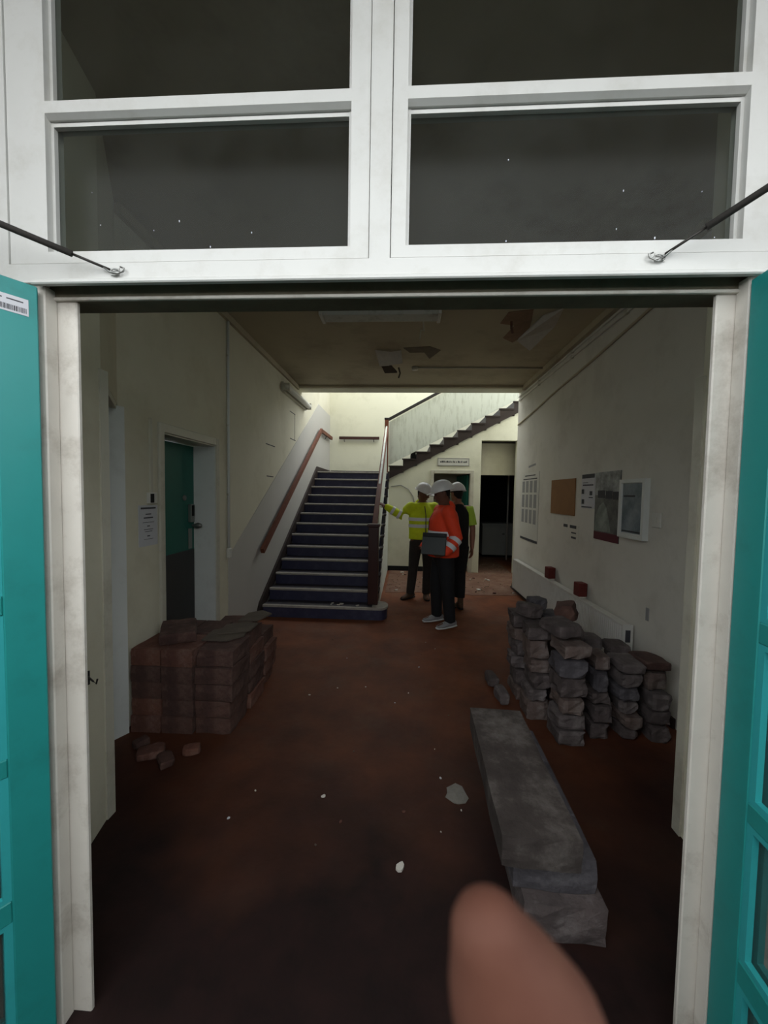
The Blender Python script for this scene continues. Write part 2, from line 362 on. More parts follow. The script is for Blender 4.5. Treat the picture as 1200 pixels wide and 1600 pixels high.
bm = bmesh.new(); box(bm, (-1.9, ADDED_CANOPY, 3.46), (1.9, 1.0, 3.6))  # unseen canopy, added to trim daylight from overhead
struct(obj('ceiling_canopy', bm, M['yardwall']), 'flat canopy over the entrance', 'canopy')

bm = bmesh.new(); box(bm, (-8, -1.5, -.1), (8, -1.3, 1.95))  # unseen wall, added to hold low daylight off the doorway
struct(obj('wall_yard', bm, M['yardwall']), 'low brick wall across the yard outside the entrance', 'wall')

fr = thing('trim_5', 'white painted timber entrance frame with transom rail', 'door frame', kind='structure')
bm = bmesh.new()      # head: transom rail, drip, rebate, stop
box(bm, (-1.2, 1.0, 2.148), (1.02, 1.02, 2.196)); box(bm, (-1.2, 1.02, 2.166), (1.02, 1.12, 2.196))
obj('transom_rail', bm, M['frame'], fr)
BX('drip_moulding', (-1.0, .984, 2.137), (.86, 1.0, 2.149), M['frame'], fr, bevel=.003)
BX('rebate', (-1.0, 1.044, 2.130), (.86, 1.052, 2.166), M['grime'], fr)
BX('door_stop', (-1.0, 1.052, 2.122), (.86, 1.12, 2.166), M['grime'], fr)
BX('stop_bead', (-1.0, 1.040, 2.121), (.86, 1.052, 2.130), M['jamb'], fr, bevel=.002)
BX('mullion', (-.104, 1.0, 2.196), (-.051, 1.12, 3.4), M['frame'], fr)
BX('frame_post', (-1.2, 1.0, 2.196), (-1.071, 1.12, 3.4), M['frame'], fr)
BX('frame_post', (.905, 1.0, 2.196), (1.02, 1.12, 3.4), M['frame'], fr)
for x0, x1, s in ((-1.2, JX0, -1), (JX1, 1.02, 1)):
    bm = bmesh.new()
    if s < 0: box(bm, (x0, 1.012, -.03), (x1-.055, 1.052, 2.148)); box(bm, (x0, 1.052, -.03), (x1, 1.066, 2.125))
    else: box(bm, (x1, 1.012, -.03), (x0+.045, 1.052, 2.148)); box(bm, (x0, 1.052, -.03), (x1, 1.066, 2.125))
    obj('jamb', bm, M['jamb'], fr, bevel=.003)
# windows
def window(n, x0, x1, gx0, gx1, label):
    t = thing('window_%d' % n, label, 'window', kind='structure')
    y0, y1 = 1.004, 1.06
    BX('sash_rail', (gx0, y0, 2.199), (gx1, y1, 2.229), M['frame'], t)
    BX('sash_stile', (x0, y0, 2.199), (gx0, y1, 3.4), M['frame'], t)
    BX('sash_stile', (gx1, y0, 2.199), (x1, y1, 3.4), M['frame'], t)
    bm = bmesh.new(); prism(bm, [(gx0, y0, 2.582), (gx0, y0, 2.612), (gx0, y0+.012, 2.618), (gx0, y1, 2.618), (gx0, y1, 2.572), (gx0, y0+.012, 2.574)], (gx1-gx0, 0, 0))
    obj('glazing_bar', bm, M['frame'], t)
    for a, b, m in ((2.224, 2.578, 'pane'), (2.614, 3.4, 'pane_top')):
        p = BX('pane', (gx0-.004, 1.034, a), (gx1+.004, 1.038, b), M[m], t)
        bm = bmesh.new()
        for q in (((gx0, 1.022, a), (gx0+.008, 1.034, b)), ((gx1-.008, 1.022, a), (gx1, 1.034, b)), ((gx0+.008, 1.022, a+.004), (gx1-.008, 1.034, a+.012)), ((gx0+.008, 1.022, b-.016), (gx1-.008, 1.034, b-.006))): box(bm, *q)
        obj('putty_bead', bm, M['frame'], p)
    # paint flecks on the lower pane
    bm = bmesh.new()
    for k in range(9):
        x = random.uniform(gx0+.03, gx1-.03); z = random.choice([2.24, 2.25, random.uniform(2.26, 2.5)]); s = random.uniform(.0012, .003)
        box(bm, (x, 1.0325, z), (x+s, 1.034, z+s*random.uniform(1, 3)))
    obj('paint_flecks', bm, M['paper'], t)['kind'] = 'stuff'
window(1, -1.069, -.106, -.964, -.154, 'left two-pane transom window above the entrance')
window(2, -.049, .903, -.012, .801, 'right two-pane transom window above the entrance')

# black tie rods hooked on the transom rail
def rod(h, far, label):
    h = Vector(h); far = Vector(far); d = (far-h).normalized()
    t = thing('tie_rod', label, 'rod', tuple(h))
    L = (far-h).length
    TB('rod', [d*.012, d*.1], .0033, M['darksteel'], t, 8)
    TB('rod_sleeve', [d*.095, d*L], .0078, M['foam'], t, 12)
    s = 1 if h.x < 0 else -1
    BX('eye_plate', (-.012, -.002, -.010), (.012, 0, .010), M['steel'], t)
    tg = bmesh.new(); tube(tg, [(s*.004+.013*math.cos(a), -.006, .013*math.sin(a)*.6-.004) for a in [k*2*math.pi/14 for k in range(15)]], .0018, 6); obj('eye_ring', tg, M['steel'], t, True)
    tg = bmesh.new(); tube(tg, [d*.03, d*.01+Vector((0, -.004, -.006)), Vector((s*.012, -.008, -.010)), Vector((s*.028, -.008, -.004)), Vector((s*.03, -.008, .004)), Vector((s*.02, -.008, .008))], .0022, 6); obj('hook', tg, M['steel'], t, True)
rod((-.775, 1.0, 2.172), (-1.492, .654, 2.376), 'black sleeved rod hooked to the transom rail at the upper left')
rod((.607, 1.0, 2.185), (1.492, .434, 2.66), 'black sleeved rod hooked to the transom rail at the upper right')

# turquoise outer doors, open
def leaf(n, hinge, ang, sgn, label):
    t = thing('door_%d' % n, label, 'door', (hinge[0], hinge[1], 0), ang, kind='structure')
    # local: x along leaf from hinge (0 to .92), y thickness; visible face toward +/- y
    W, T0, T1, ST = .90, -.022, .022, .085
    BX('hinge_stile', (0, T0, .02), (ST, T1, 2.13), M['teal'], t, bevel=.003)
    BX('lock_stile', (W-.11, T0, .02), (W, T1, 2.13), M['teal'], t, bevel=.003)
    for a, b in ((.02, .14), (.44, .50), (.84, .89), (1.27, 1.32), (1.98, 2.13)):
        BX('rail', (ST, T0, a), (W-.11, T1, b), M['teal'], t, bevel=.003)
    for a, b, g in ((.14, .44, 'pane_door'), (.50, .84, 'pane_door'), (.89, 1.27, 'pane_door'), (1.32, 1.98, 'teal')):
        p = BX('panel', (ST-.005, -.006, a-.005), (W-.105, .006, b+.005), M[g], t)
        bm = bmesh.new()
        for y in ((T0+.002, -.006), (.006, T1-.002)):
            box(bm, (ST, y[0], a), (ST+.018, y[1], b)); box(bm, (W-.128, y[0], a), (W-.11, y[1], b))
            box(bm, (ST+.018, y[0], a), (W-.128, y[1], a+.014)); box(bm, (ST+.018, y[0], b-.014), (W-.128, y[1], b))
        obj('bead', bm, M['teal_bead'], p)
    for z in (.25, 1.1, 1.9):
        TB('hinge', [(-.006, -sgn*.02, z), (-.006, -sgn*.02, z+.09)], .006, M['darksteel'], t, 8)
    TB('pull_handle', [(W-.05, -.03, 1.0), (W-.05, -.06, 1.0), (W-.05, -.06, 1.2), (W-.05, -.03, 1.2)], .008, M['steel'], t, 8)
    return t
# left leaf, hinge at (-1.0, 1.0), running toward the camera and outwards
dl = leaf(1, (-.998, 1.0), math.atan2(-.057, -.036), 1, 'open turquoise entrance door leaf at the left edge')
dr = leaf(2, (.846, 1.0), math.atan2(-.075, -.006), -1, 'open turquoise glazed entrance door leaf at the right edge')
stk = tag(BX('barcode_sticker', (.02, -.0005, 0), (.115, .0005, .042), M['paper']), 'white barcode sticker on the left turquoise door', 'sticker')
stk.location = dl.location; stk.rotation_euler = dl.rotation_euler
nrm = Matrix.Rotation(dl.rotation_euler.z, 3, 'Z') @ Vector((0, 1, 0))
stk.location = Vector(dl.location) + nrm*.0227 + Vector((0, 0, 2.045))
bm = bmesh.new()
x = .024
while x < .11:
    wd = random.choice((.001, .0015, .0025)); box(bm, (x, .0005, .005), (x+wd, .0008, .018)); x += wd + random.choice((.0008, .0015))
box(bm, (.03, .0005, .030), (.062, .0008, .033)); box(bm, (.07, .0005, .030), (.1, .0008, .033))
obj('print', bm, M['print'], stk)

# ------------------------------------------------------------------ green door in left wall
t = thing('trim_6', 'cream door frame around the green door', 'door frame', kind='structure')
for a, b in (((XL, DY0-.055, 0), (XL+.022, DY0+.005, 2.10)), ((XL, DY1-.005, 0), (XL+.022, DY1+.055, 2.10)), ((XL, DY0+.005, 2.03), (XL+.022, DY1-.005, 2.10))):
    BX('architrave', a, b, M['trim'], t, bevel=.005)
BX('lining', (-2.06, DY0, 0), (XL+.01, DY0+.015, DZ), M['trim'], t)
BX('lining', (-2.06, DY1-.015, 0), (XL+.01, DY1, DZ), M['whitetrim'], t)
BX('head_lining', (-2.06, DY0, DZ-.02), (XL+.01, DY1, DZ), M['trim'], t)
d = thing('door_3', 'green interior door with dark lower panel in the left wall', 'door', (-2.05, DY0+.016, 0), kind='structure')
W = DY1-DY0-.032
BX('upper_panel', (-.02, 0, 1.04), (.02, W, 2.015), M['green'], d)
BX('kick_panel', (-.02, 0, .01), (.022, W, 1.04), M['kick'], d)
lk = BX('keypad_lock', (.02, W-.10, 1.30), (.052, W-.04, 1.47), M['steel'], d, bevel=.004)
BX('keypad', (.052, W-.09, 1.36), (.056, W-.05, 1.46), M['black'], lk)
bm = bmesh.new(); loft(bm, [((.05, W-.07, 1.27), .012, .012), ((.075, W-.07, 1.27), .02, .02), ((.10, W-.07, 1.27), .028, .028), ((.118, W-.07, 1.27), .022, .022)], n=14); obj('knob', bm, M['steel'], d, True)
bm = bmesh.new(); loft(bm, [((.02, W-.16, 1.53), .028, .028), ((.03, W-.16, 1.53), .024, .024)], n=16, rounded=False); obj('cylinder_lock', bm, M['steel'], d, True)
BX('push_plate', (.02, W-.10, 1.05), (.024, W-.04, 1.24), M['steel'], d)

# conduit, switch box and notice beside the green door
t = thing('conduit', 'white trunking running down to the black switch beside the green door', 'conduit', (XL, 2.665, 1.55))
BX('trunking', (0, -.012, .02), (.014, .012, .56), M['trim'], t)
sw = BX('switch_box', (0, -.045, -.05), (.028, .04, .03), M['plastic'], t, bevel=.004)
BX('rocker', (.028, -.04, -.042), (.033, -.005, .022), M['black'], sw)
t = tag(BX('paper_notice', (XL, 2.535, 1.20), (XL+.004, 2.735, 1.49), M['paper']), 'grey printed notice taped to the wall left of the green door', 'notice')
bm = bmesh.new()
for z, a, b, h in ((1.475, .02, .18, .012), (1.43, .07, .13, .007), (1.405, .05, .15, .009), (1.37, .04, .16, .004), (1.345, .085, .115, .007), (1.32, .05, .15, .004), (1.305, .06, .14, .004), (1.275, .085, .115, .008), (1.25, .05, .15, .003)):
    box(bm, (XL+.004, 2.535+a, z-h), (XL+.0045, 2.535+b, z))
obj('print', bm, M['print'], t)
t = thing('conduit', 'thin white conduit dropping down the left wall to a socket near the stairs', 'conduit', (XL, 3.86, .96))
TB('pipe', [(.014, 0, .05), (.014, 0, 2.35)], .013, M['whitetrim'], t, 10)
BX('socket', (0, -.03, -.05), (.035, .03, .05), M['plastic'], t, bevel=.006)
for z in (.6, 1.3, 2.0): BX('clip', (0, -.018, z), (.02, .018, z+.015), M['trim'], t)

# ------------------------------------------------------------------ first flight
RISE, GO, Y0 = .156, .252, 4.76
SXR = -.34
st = thing('staircase', 'first stair flight with navy risers, grey nosings and dark newel', 'staircase', (0, Y0, 0))
bm = bmesh.new(); box(bm, (XL+.035, 0, -RISE), (SXR, GO+.02, -.002)); step0 = None
me_first = None
tread = obj('tread', bm, M['tread'], st)
bm = bmesh.new(); box(bm, (XL+.035, -.006, -RISE+.001), (SXR-.03, .0, -.03)); riser = obj('riser', bm, M['navy'], st)
bm = bmesh.new(); prism(bm, [(XL+.035, -.018, -.022), (XL+.035, -.02, -.004), (XL+.035, -.012, .003), (XL+.035, .03, .003), (XL+.035, .03, -.004), (XL+.035, -.006, -.028)], (SXR-.03-(XL+.035), 0, 0)); nos = obj('nosing', bm, M['nosing'], st)
tread.location = (0, GO, 2*RISE); riser.location = (0, GO, 2*RISE); nos.parent = tread
for k in range(3, 14):
    if k < 13:
        tr = copy_part(tread, st, (0, (k-1)*GO, k*RISE)); copy_part(nos, tr)
        copy_part(riser, st, (0, (k-1)*GO, k*RISE))
# landing
bm = bmesh.new(); box(bm, (XL+.006, 12*GO, 13*RISE-.2), (SXR, YK-Y0, 13*RISE-.002)); ld = obj('landing', bm, M['tread'], st)
copy_part(nos, ld, (0, 12*GO, 13*RISE)); copy_part(riser, st, (0, 12*GO, 13*RISE))
# bullnose first step
def bull(dx=0, y0=0, y1=GO+.02):
    pts = [(XL+.035, y0-dx), (-.30, y0-dx)]
    cx, cy, rr = -.30, y0+.15, .15+dx
    for k in range(1, 10): a = -math.pi/2 + k*math.pi/9; pts.append((cx+rr*math.cos(a)*.62, cy+rr*math.sin(a)))
    pts += [(-.40, cy+rr), (-.40, y1), (XL+.035, y1)]
    return pts
bm = bmesh.new(); plan(bm, bull(), 0, RISE-.03); obj('bottom_step', bm, M['navy'], st)
bm = bmesh.new(); plan(bm, bull(), RISE-.03, RISE); tr1 = obj('tread', bm, M['tread'], st)
bm = bmesh.new(); plan(bm, bull(.016, 0, .03), RISE-.024, RISE+.002); obj('nosing', bm, M['nosing'], tr1)
# wall string (dark, left)
bm = bmesh.new(); prism(bm, [(XL+.006, -.12, 0), (XL+.006, 12*GO, 12.2*RISE), (XL+.006, YK-Y0, 13*RISE), (XL+.006, YK-Y0, 13*RISE+.09), (XL+.006, 12*GO-.02, 13*RISE+.10), (XL+.006, -.07, .20), (XL+.006, -.12, .12)], (.03, 0, 0)); obj('wall_string', bm, M['string'], st)
BX('landing_skirting', (XL+.04, YK-Y0-.02, 13*RISE), (-.36, YK-Y0, 13*RISE+.10), M['string'], st)
# spandrel below and balustrade panel above the outer edge
bm = bmesh.new()
pts = [(-.372, GO+.03, 0), (-.372, 12*GO, 0), (-.372, YS-Y0, 0), (-.372, YS-Y0, 12.2*RISE), (-.372, 12*GO+.05, 12.2*RISE), (-.372, GO+.03, 1.0*RISE)]
prism(bm, pts, (.024, 0, 0)); obj('spandrel_panel', bm, M['panel'], st)
bm = bmesh.new()
prism(bm, [(-.42, .30, 2*RISE), (-.42, 12*GO+.02, 13*RISE+.02), (-.42, 12*GO+.02, 13*RISE+.93), (-.42, .22, 1.10)], (.03, 0, 0)); obj('balustrade_panel', bm, M['panel'], st)
nw = BX('newel_post', (-.465, .13, RISE+.003), (-.335, .26, 1.17), M['mahogany'], st, bevel=.006)
BX('newel_cap', (-.48, .115, 1.17), (-.32, .275, 1.205), M['mahogany'], nw, bevel=.006)
bm = bmesh.new(); prism(bm, [(-.44, .25, 1.06), (-.44, 12*GO+.05, 13*RISE+.86), (-.44, 12*GO+.05, 13*RISE+.93), (-.44, .25, 1.13)], (.07, 0, 0)); obj('handrail', bm, M['rail'], st, bevel=.008)
tn = BX('top_newel', (-.445, 12*GO+.02, 12*RISE), (-.365, 12*GO+.10, 13*RISE+1.06), M['rail'], st, bevel=.005)
BX('newel_cap', (-.45, 12*GO+.015, 13*RISE+1.06), (-.36, 12*GO+.105, 13*RISE+1.10), M['darkrail'], tn, bevel=.005)
# outer tread ends (dark returned nosings)
bm = bmesh.new(); box(bm, (-.348, -.01, -.03), (-.325, GO-.06, .0)); rn = obj('tread_return', bm, M['string'], st); rn.location = (0, GO, 2*RISE)
for k in range(3, 13): copy_part(rn, st, (0, (k-1)*GO, k*RISE))

# second flight rises to the right
RS, GS = .146, .276
s2 = thing('staircase', 'second stair flight with dark saw-tooth string and white solid balustrade', 'staircase', (-.34, YS, 2.028))
NS = 12
for k in range(NS):
    BX('step', (k*GS, .0, (k+1)*RS-RS), ((k+1)*GS+.02, YK-YS-.01, (k+1)*RS), M['tread'], s2)
bm = bmesh.new()
for k in range(NS):
    a = k*GS; pts = [(a, -.03, (k+1)*RS), (a+GS, -.03, (k+1)*RS), (a+GS, -.03, (a+GS)*RS/GS-.12), (a, -.03, a*RS/GS-.12)]
    prism(bm, pts, (0, .028, 0))
obj('saw_tooth_string', bm, M['string'], s2)
for k in range(NS): BX('tread_lip', (k*GS-.02, -.045, (k+1)*RS-.022), ((k+1)*GS-.01, .0, (k+1)*RS+.004), M['string'], s2)
bm = bmesh.new(); L2 = NS*GS
prism(bm, [(-.02, .0, .16), (L2, .0, .16+L2*RS/GS), (L2, .0, 1.05+L2*.55), (-.02, .0, 1.04)], (0, .03, 0)); obj('balustrade_panel', bm, M['panel'], s2)
bm = bmesh.new(); prism(bm, [(-.09, -.025, 1.03), (L2, -.025, 1.04+L2*.555), (L2, -.025, 1.10+L2*.555), (-.09, -.025, 1.09)], (0, .07, 0)); obj('handrail', bm, M['darkrail'], s2, bevel=.006)

# wall under the second flight, with doorway and passage opening
bm = bmesh.new()
def zs(x): return 2.028 - .12 + (x+.34)*RS/GS
D0, D1, DH = .575, 1.315, 2.03
O0, O1, OH = 1.525, 2.235, 2.71
for x0, x1, z0 in ((-.348, D0, 0), (D0, D1, DH), (D1, O0, 0), (O0, O1, OH), (O1, 3.1, 0)):
    prism(bm, [(x0, YS, z0), (x1, YS, z0), (x1, YS, zs(x1)), (x0, YS, zs(x0))], (0, .12, 0))
wu = struct(obj('wall_under_stair', bm, M['stairwall']), 'pale wall under the second flight with a doorway and a passage opening', 'wall')
struct(BX('baseboard_under_stair', (-.34, YS-.014, 0), (D0-.07, YS, .10), M['black']), 'black skirting board below the second flight', 'baseboard')
t = thing('trim_7', 'cream frame around the dark doorway under the stairs', 'door frame', kind='structure')
for a, b in (((D0-.07, YS-.02, 0), (D0, YS, DH+.07)), ((D1, YS-.02, 0), (D1+.07, YS, DH+.07)), ((D0, YS-.02, DH), (D1, YS, DH+.07))): BX('architrave', a, b, M['trim'], t, bevel=.004)
t = thing('door_4', 'open dark green door inside the doorway under the stairs', 'door', (D1-.01, YS+.13, 0), R(100), kind='structure')
BX('leaf', (0, 0, .01), (.7, .04, 2.01), M['green'], t); bm = bmesh.new(); loft(bm, [((.64, .05, 1.0), .01, .01), ((.64, .09, 1.0), .022, .022)], n=10); obj('knob', bm, M['steel'], t, True)
# dark rooms behind
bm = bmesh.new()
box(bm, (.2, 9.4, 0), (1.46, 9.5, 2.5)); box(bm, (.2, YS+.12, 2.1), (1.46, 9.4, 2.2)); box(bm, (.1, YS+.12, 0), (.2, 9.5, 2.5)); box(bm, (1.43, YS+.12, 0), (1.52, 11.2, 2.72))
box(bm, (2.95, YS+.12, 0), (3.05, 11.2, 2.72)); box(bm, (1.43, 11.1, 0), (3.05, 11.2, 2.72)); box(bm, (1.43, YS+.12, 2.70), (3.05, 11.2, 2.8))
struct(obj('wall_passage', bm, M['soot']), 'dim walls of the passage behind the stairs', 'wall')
bm = bmesh.new(); box(bm, (1.52, YS+.35, 2.03), (2.95, YS+.43, 2.70))
struct(obj('wall_passage_lintel', bm, M['wall']), 'dull lintel panel inside the passage opening', 'wall')
t = thing('cabinet', 'dull white low cabinet in the dark passage behind the stairs', 'cabinet', (2.0, 10.0, 0))
bm = bmesh.new(); box(bm, (0, 0, .06), (.8, .5, .84)); obj('body', bm, M['whitebox'], t, bevel=.01)
BX('worktop', (-.01, -.02, .84), (.81, .5, .88), M['whitebox'], t)
BX('plinth', (.02, .04, .001), (.78, .48, .06), M['black'], t)
dd = BX('cabinet_door', (.02, -.018, .1), (.6, 0, .8), M['whitebox'], t, bevel=.004); BX('handle', (.5, -.03, .6), (.56, -.018, .62), M['black'], dd)
t = tag(TB('pipe', [(2.52, 9.6, .004), (2.52, 9.6, 2.7)], .02, M['plastic']), 'pale vertical pipe in the dark passage behind the stairs', 'pipe')
t = thing('wall_sign', 'white printed sign above the doorway under the stairs', 'sign', (.645, YS-.012, 2.19))
BX('board', (0, 0, 0), (.64, .012, .155), M['plastic'], t)
bm = bmesh.new()
x = .05
while x < .58:
    wd = random.uniform(.012, .03); box(bm, (x, -.002, .062), (x+wd, 0, .062+random.choice((.028, .036)))); x += wd+random.choice((.006, .006, .018))
obj('print', bm, M['print'], t)
bm = bmesh.new()
for a, b in (((.012, -.003, 0), (.628, 0, .012)), ((.012, -.003, .143), (.628, 0, .155)), ((0, -.003, 0), (.012, 0, .155)), ((.628, -.003, 0), (.64, 0, .155))): box(bm, a, b)
obj('border', bm, M['print_soft'], t)
tg = bmesh.new(); tube(tg, [(-.30, YS-.008, 1.75), (-.1, YS-.008, 1.78), (.06, YS-.008, 1.70), (.16, YS-.008, 1.55), (.20, YS-.008, 1.35)], .006, 6)
tag(obj('loose_cable', tg, M['print_soft'], smooth=True), 'thin grey cable curving over the wall beside the stair handrail', 'cable')

# ------------------------------------------------------------------ wall handrails
t = thing('wall_handrail', 'brown handrail climbing the left wall beside the stairs', 'handrail', (XL, 4.66, .86))
bm = bmesh.new()
pa = [Vector((.065, 0, 0)), Vector((.065, 3.27, 2.02)), Vector((.065, 4.40, 2.02))]
for a, b in ((pa[0], pa[1]), (pa[1], pa[2])):
    d_ = (b-a).normalized(); up = Vector((0, -d_.z, d_.y))
    q = [a + Vector((s*.022, 0, 0)) + up*h for s, h in ((-1, -.035), (1, -.035), (1, .035), (-1, .035))]
    prism(bm, q, b-a+(d_*.03 if a is pa[0] else Vector((0, 0, 0))))
obj('rail', bm, M['rail'], t)
for y, z in ((.3, .185), (1.4, .865), (2.5, 1.544), (3.8, 2.02)): TB('bracket', [(0, y, z-.10), (.04, y, z-.10), (.065, y, z-.03)], .008, M['darksteel'], t, 6)
t = thing('wall_handrail', 'short dark handrail on the back wall of the landing', 'handrail', (-1.59, YK, 2.90))
BX('rail', (0, -.09, -.035), (.95, -.045, .03), M['mahogany'], t, bevel=.006)
for x in (.12, .82): TB('bracket', [(x, 0, -.08), (x, -.05, -.08), (x, -.066, -.035)], .008, M['darksteel'], t, 6)

# ------------------------------------------------------------------ lights and ceiling things
t = thing('ceiling_light', 'dead fluorescent batten fitting on the hall ceiling', 'ceiling light', (-.28, 3.85, ZC))
bm = bmesh.new(); prism(bm, [(-.56, -.10, 0), (-.56, .10, 0), (-.56, .08, -.05), (-.56, -.08, -.05)], (1.12, 0, 0)); obj('diffuser', bm, mat('dull_diffuser', (200, 202, 196), .5, .2, 6, stain=(90, 84, 70), sscale=6, samt=.6), t)
for s in (-1, 1): BX('end_cap', (s*.575-.016, -.105, -.058), (s*.575+.016, .105, 0), M['plastic'], t, bevel=.004)
TB('hanging_wire', [(.42, .12, 0), (.44, .20, -.09), (.41, .26, -.06), (.40, .33, -.12)], .008, M['trim'], t, 6)
t = thing('wall_light', 'tube light fitting high on the left wall above the stairs', 'wall light', (XL, 5.55, 3.12))
BX('backplate', (0, 0, -.06), (.04, 1.30, .08), M['trim'], t)
bm = bmesh.new(); loft(bm, [((.09, .03, 0), .045, .045), ((.09, 1.27, 0), .045, .045)], side=(1, 0, 0), n=14); obj('tube_cover', bm, M['plastic'], t, True)
for y in (0, 1.26): BX('end_bracket', (.03, y, -.05), (.13, y+.04, .06), M['trim'], t, bevel=.006)
def flap(name, pts, th, m, label, cat, loc):
    t = thing(name, label, cat, loc)
    return t
t = thing('hanging_plaster', 'small broken plaster slab hanging in the middle of the hall ceiling', 'plaster', (-.24, 4.85, ZC))
bm = bmesh.new(); prism(bm, [(-.17, -.05, -.01), (.02, .02, -.01), (-.02, .16, -.13), (-.12, .12, -.15)], (.02, -.035, -.012)); obj('slab', bm, M['plaster'], t)
bm = bmesh.new(); prism(bm, [(.02, .02, -.01), (.15, -.02, -.005), (.17, .10, -.12), (-.02, .16, -.13)], (.004, -.035, -.01)); obj('slab', bm, M['plaster'], t)
bm = bmesh.new(); prism(bm, [(-.10, .13, -.14), (.03, .17, -.14), (.10, .26, -.19), (-.06, .24, -.20)], (0, 0, .02)); obj('dark_lath', bm, M['slate'], t)
TB('strip', [(.12, .2, -.14), (.14, .24, -.20), (.12, .25, -.26)], .01, M['slate'], t, 6)
bm = bmesh.new(); plan(bm, [(.18, -.10), (.50, -.14), (.64, -.02), (.52, .28), (.44, .05), (.26, .06)], -.004, 0); obj('bare_patch', bm, mat('bare_lath', (118, 106, 90), .9, .3, 9), t)
t = thing('hanging_plaster', 'larger loose plaster slab hanging beside a brown stain at the ceiling right', 'plaster', (1.18, 4.05, ZC))
bm = bmesh.new(); prism(bm, [(-.05, .10, -.16), (.12, .22, -.22), (.30, .02, -.05), (.27, -.28, -.01), (.13, -.14, -.02)], (.015, .01, .03)); obj('slab', bm, M['plaster'], t)
bm = bmesh.new(); plan(bm, [(-.22, -.2), (0, -.25), (.06, .0), (.12, .30), (.02, .55), (-.12, .42), (-.08, .1), (-.24, .05)], -.004, 0); obj('stain_patch', bm, mat('brown_stain', (150, 122, 100), .9, .3, 8), t)
TB('torn_strip', [(-.14, .0, -.004), (-.13, .03, -.06), (-.11, .05, -.10)], .012, M['sand'][0], t, 6)
t = thing('conduit', 'white conduit with round box running across the hall ceiling', 'conduit', (.10, 5.46, ZC))
TB('pipe', [(0, 0, -.012), (XR-.10-.05, .03, -.012)], .011, M['trim'], t, 8)
bm = bmesh.new(); loft(bm, [((0, 0, 0), .045, .045), ((0, 0, -.04), .042, .042)], n=16, rounded=False); obj('junction_box', bm, M['trim'], t, True)
for i, z in enumerate((3.265, 3.205)):
    t = thing('conduit', ('upper', 'lower')[i]+' of two thin conduits along the top of the right wall', 'conduit', (XR, 2.7, z))
    TB('pipe', [(-.015, 0, 0), (-.015, 4.0, 0)], .010, M['wallr'], t, 8)
    for y in (.8, 1.9, 3.0): BX('clip', (-.028, y, -.016), (0, y+.03, .016), M['trim'], t)
TBp = [(XR-.014, 2.75, 3.13), (XR-.014, 3.1, 3.09), (XR-.014, 4.1, 3.0), (XR-.014, 5.0, 2.94), (XR-.014, 5.9, 2.86), (XR-.014, 6.7, 2.80)]
tag(TB('sagging_cable', TBp, .012, M['ceil'], n=8), 'thick cable sagging along the right wall below the conduits', 'cable')

# ------------------------------------------------------------------ right wall: posters, switch, radiator
def wy(y): return y*.9845
def wz(z): return 1.6+(z-1.6)*.9845
def sheet(name, y0, y1, z0, z1, m, label, cat, th=.006):
    y0, y1, z0, z1 = wy(y0), wy(y1), wz(z0), wz(z1)
    t = thing(name, label, cat, (XR, (y0+y1)/2, (z0+z1)/2))
    BX('sheet', (-th, (y0-y1)/2, (z0-z1)/2), (0, (y1-y0)/2, (z1-z0)/2), m, t)
    return t, y1-y0, z1-z0
def pr(t, rects, m, W, H, name='print', d0=.006, th=.0012):
    """rects in u (0 near edge .. 1 far edge as seen left=far), v bottom..top"""
    bm = bmesh.new()
    for u0, u1, v0, v1 in rects: box(bm, (-d0-th, W/2-u1*W, -H/2+v0*H), (-d0, W/2-u0*W, -H/2+v1*H))
    return obj(name, bm, m, t)
t, W, H = sheet('wall_chart', 5.68, 6.50, .90, 1.96, M['plastic'], 'pale wall chart with columns of print at the far end of the right wall', 'chart')
rc = [(a, a+.15, v0, v1) for a in (.05, .28, .51, .74) for v0, v1 in ((.26, .46), (.49, .68), (.71, .88))]
pr(t, rc, M['print_soft'], W, H)
pr(t, [(0, 1, 0, .035), (.2, .8, .95, .965), (.1, .9, .90, .915)], M['print'], W, H, 'rule')
bm = bmesh.new(); prism(bm, [(-.002, .10, .60), (-.002, -.22, .62), (-.002, -.22, .65), (-.002, .10, .63)], (.002, 0, 0)); obj('torn_tape', bm, M['print_soft'], t)
t, W, H = sheet('brown_board', 4.48, 5.19, 1.38, 1.81, M['brownpaper'], 'blank brown board pinned on the right wall', 'board', .01)
t, W, H = sheet('notice', 4.035, 4.325, 1.48, 1.84, M['paper'], 'white notice with dark heading left of the tall poster', 'notice')
pr(t, [(.02, .98, .88, 1.0), (.1, .9, .66, .70), (.02, .22, .42, .56), (.65, .85, .38, .5), (.6, .9, .30, .33), (.05, .25, .12, .26), (.05, .85, .02, .05), (.1, .5, .74, .76)], M['print'], W, H)
t, W, H = sheet('poster', 3.56, 4.015, 1.18, 1.845, M['poster_grey'], 'tall grey poster with a maroon foot on the right wall', 'poster')
pr(t, [(0, 1, .66, 1)], M['poster_sky'], W, H, 'sky_print')
pr(t, [(0, 1, 0, .115)], M['maroon'], W, H, 'maroon_band')
pr(t, [(.12, .42, .62, .73), (.46, .72, .61, .72), (.74, .96, .60, .71)], M['print'], W, H, 'heading', .0072)
bm = bmesh.new(); pts = [(-.0072, W/2-.02*W+0, -H/2+.13*H)]
pts = [(-.006, W/2-u*W, -H/2+v*H) for u, v in ((.02, .13), (.70, .13), (.62, .3), (.5, .48), (.36, .56), (.2, .5), (.06, .36))]
prism(bm, pts, (-.0012, 0, 0)); obj('pale_figure', bm, M['poster_pale'], t)
t, W, H = sheet('framed_picture', 3.15, 3.51, 1.255, 1.755, M['whitetrim'], 'white-framed blue-grey picture on the right wall', 'picture', .03)
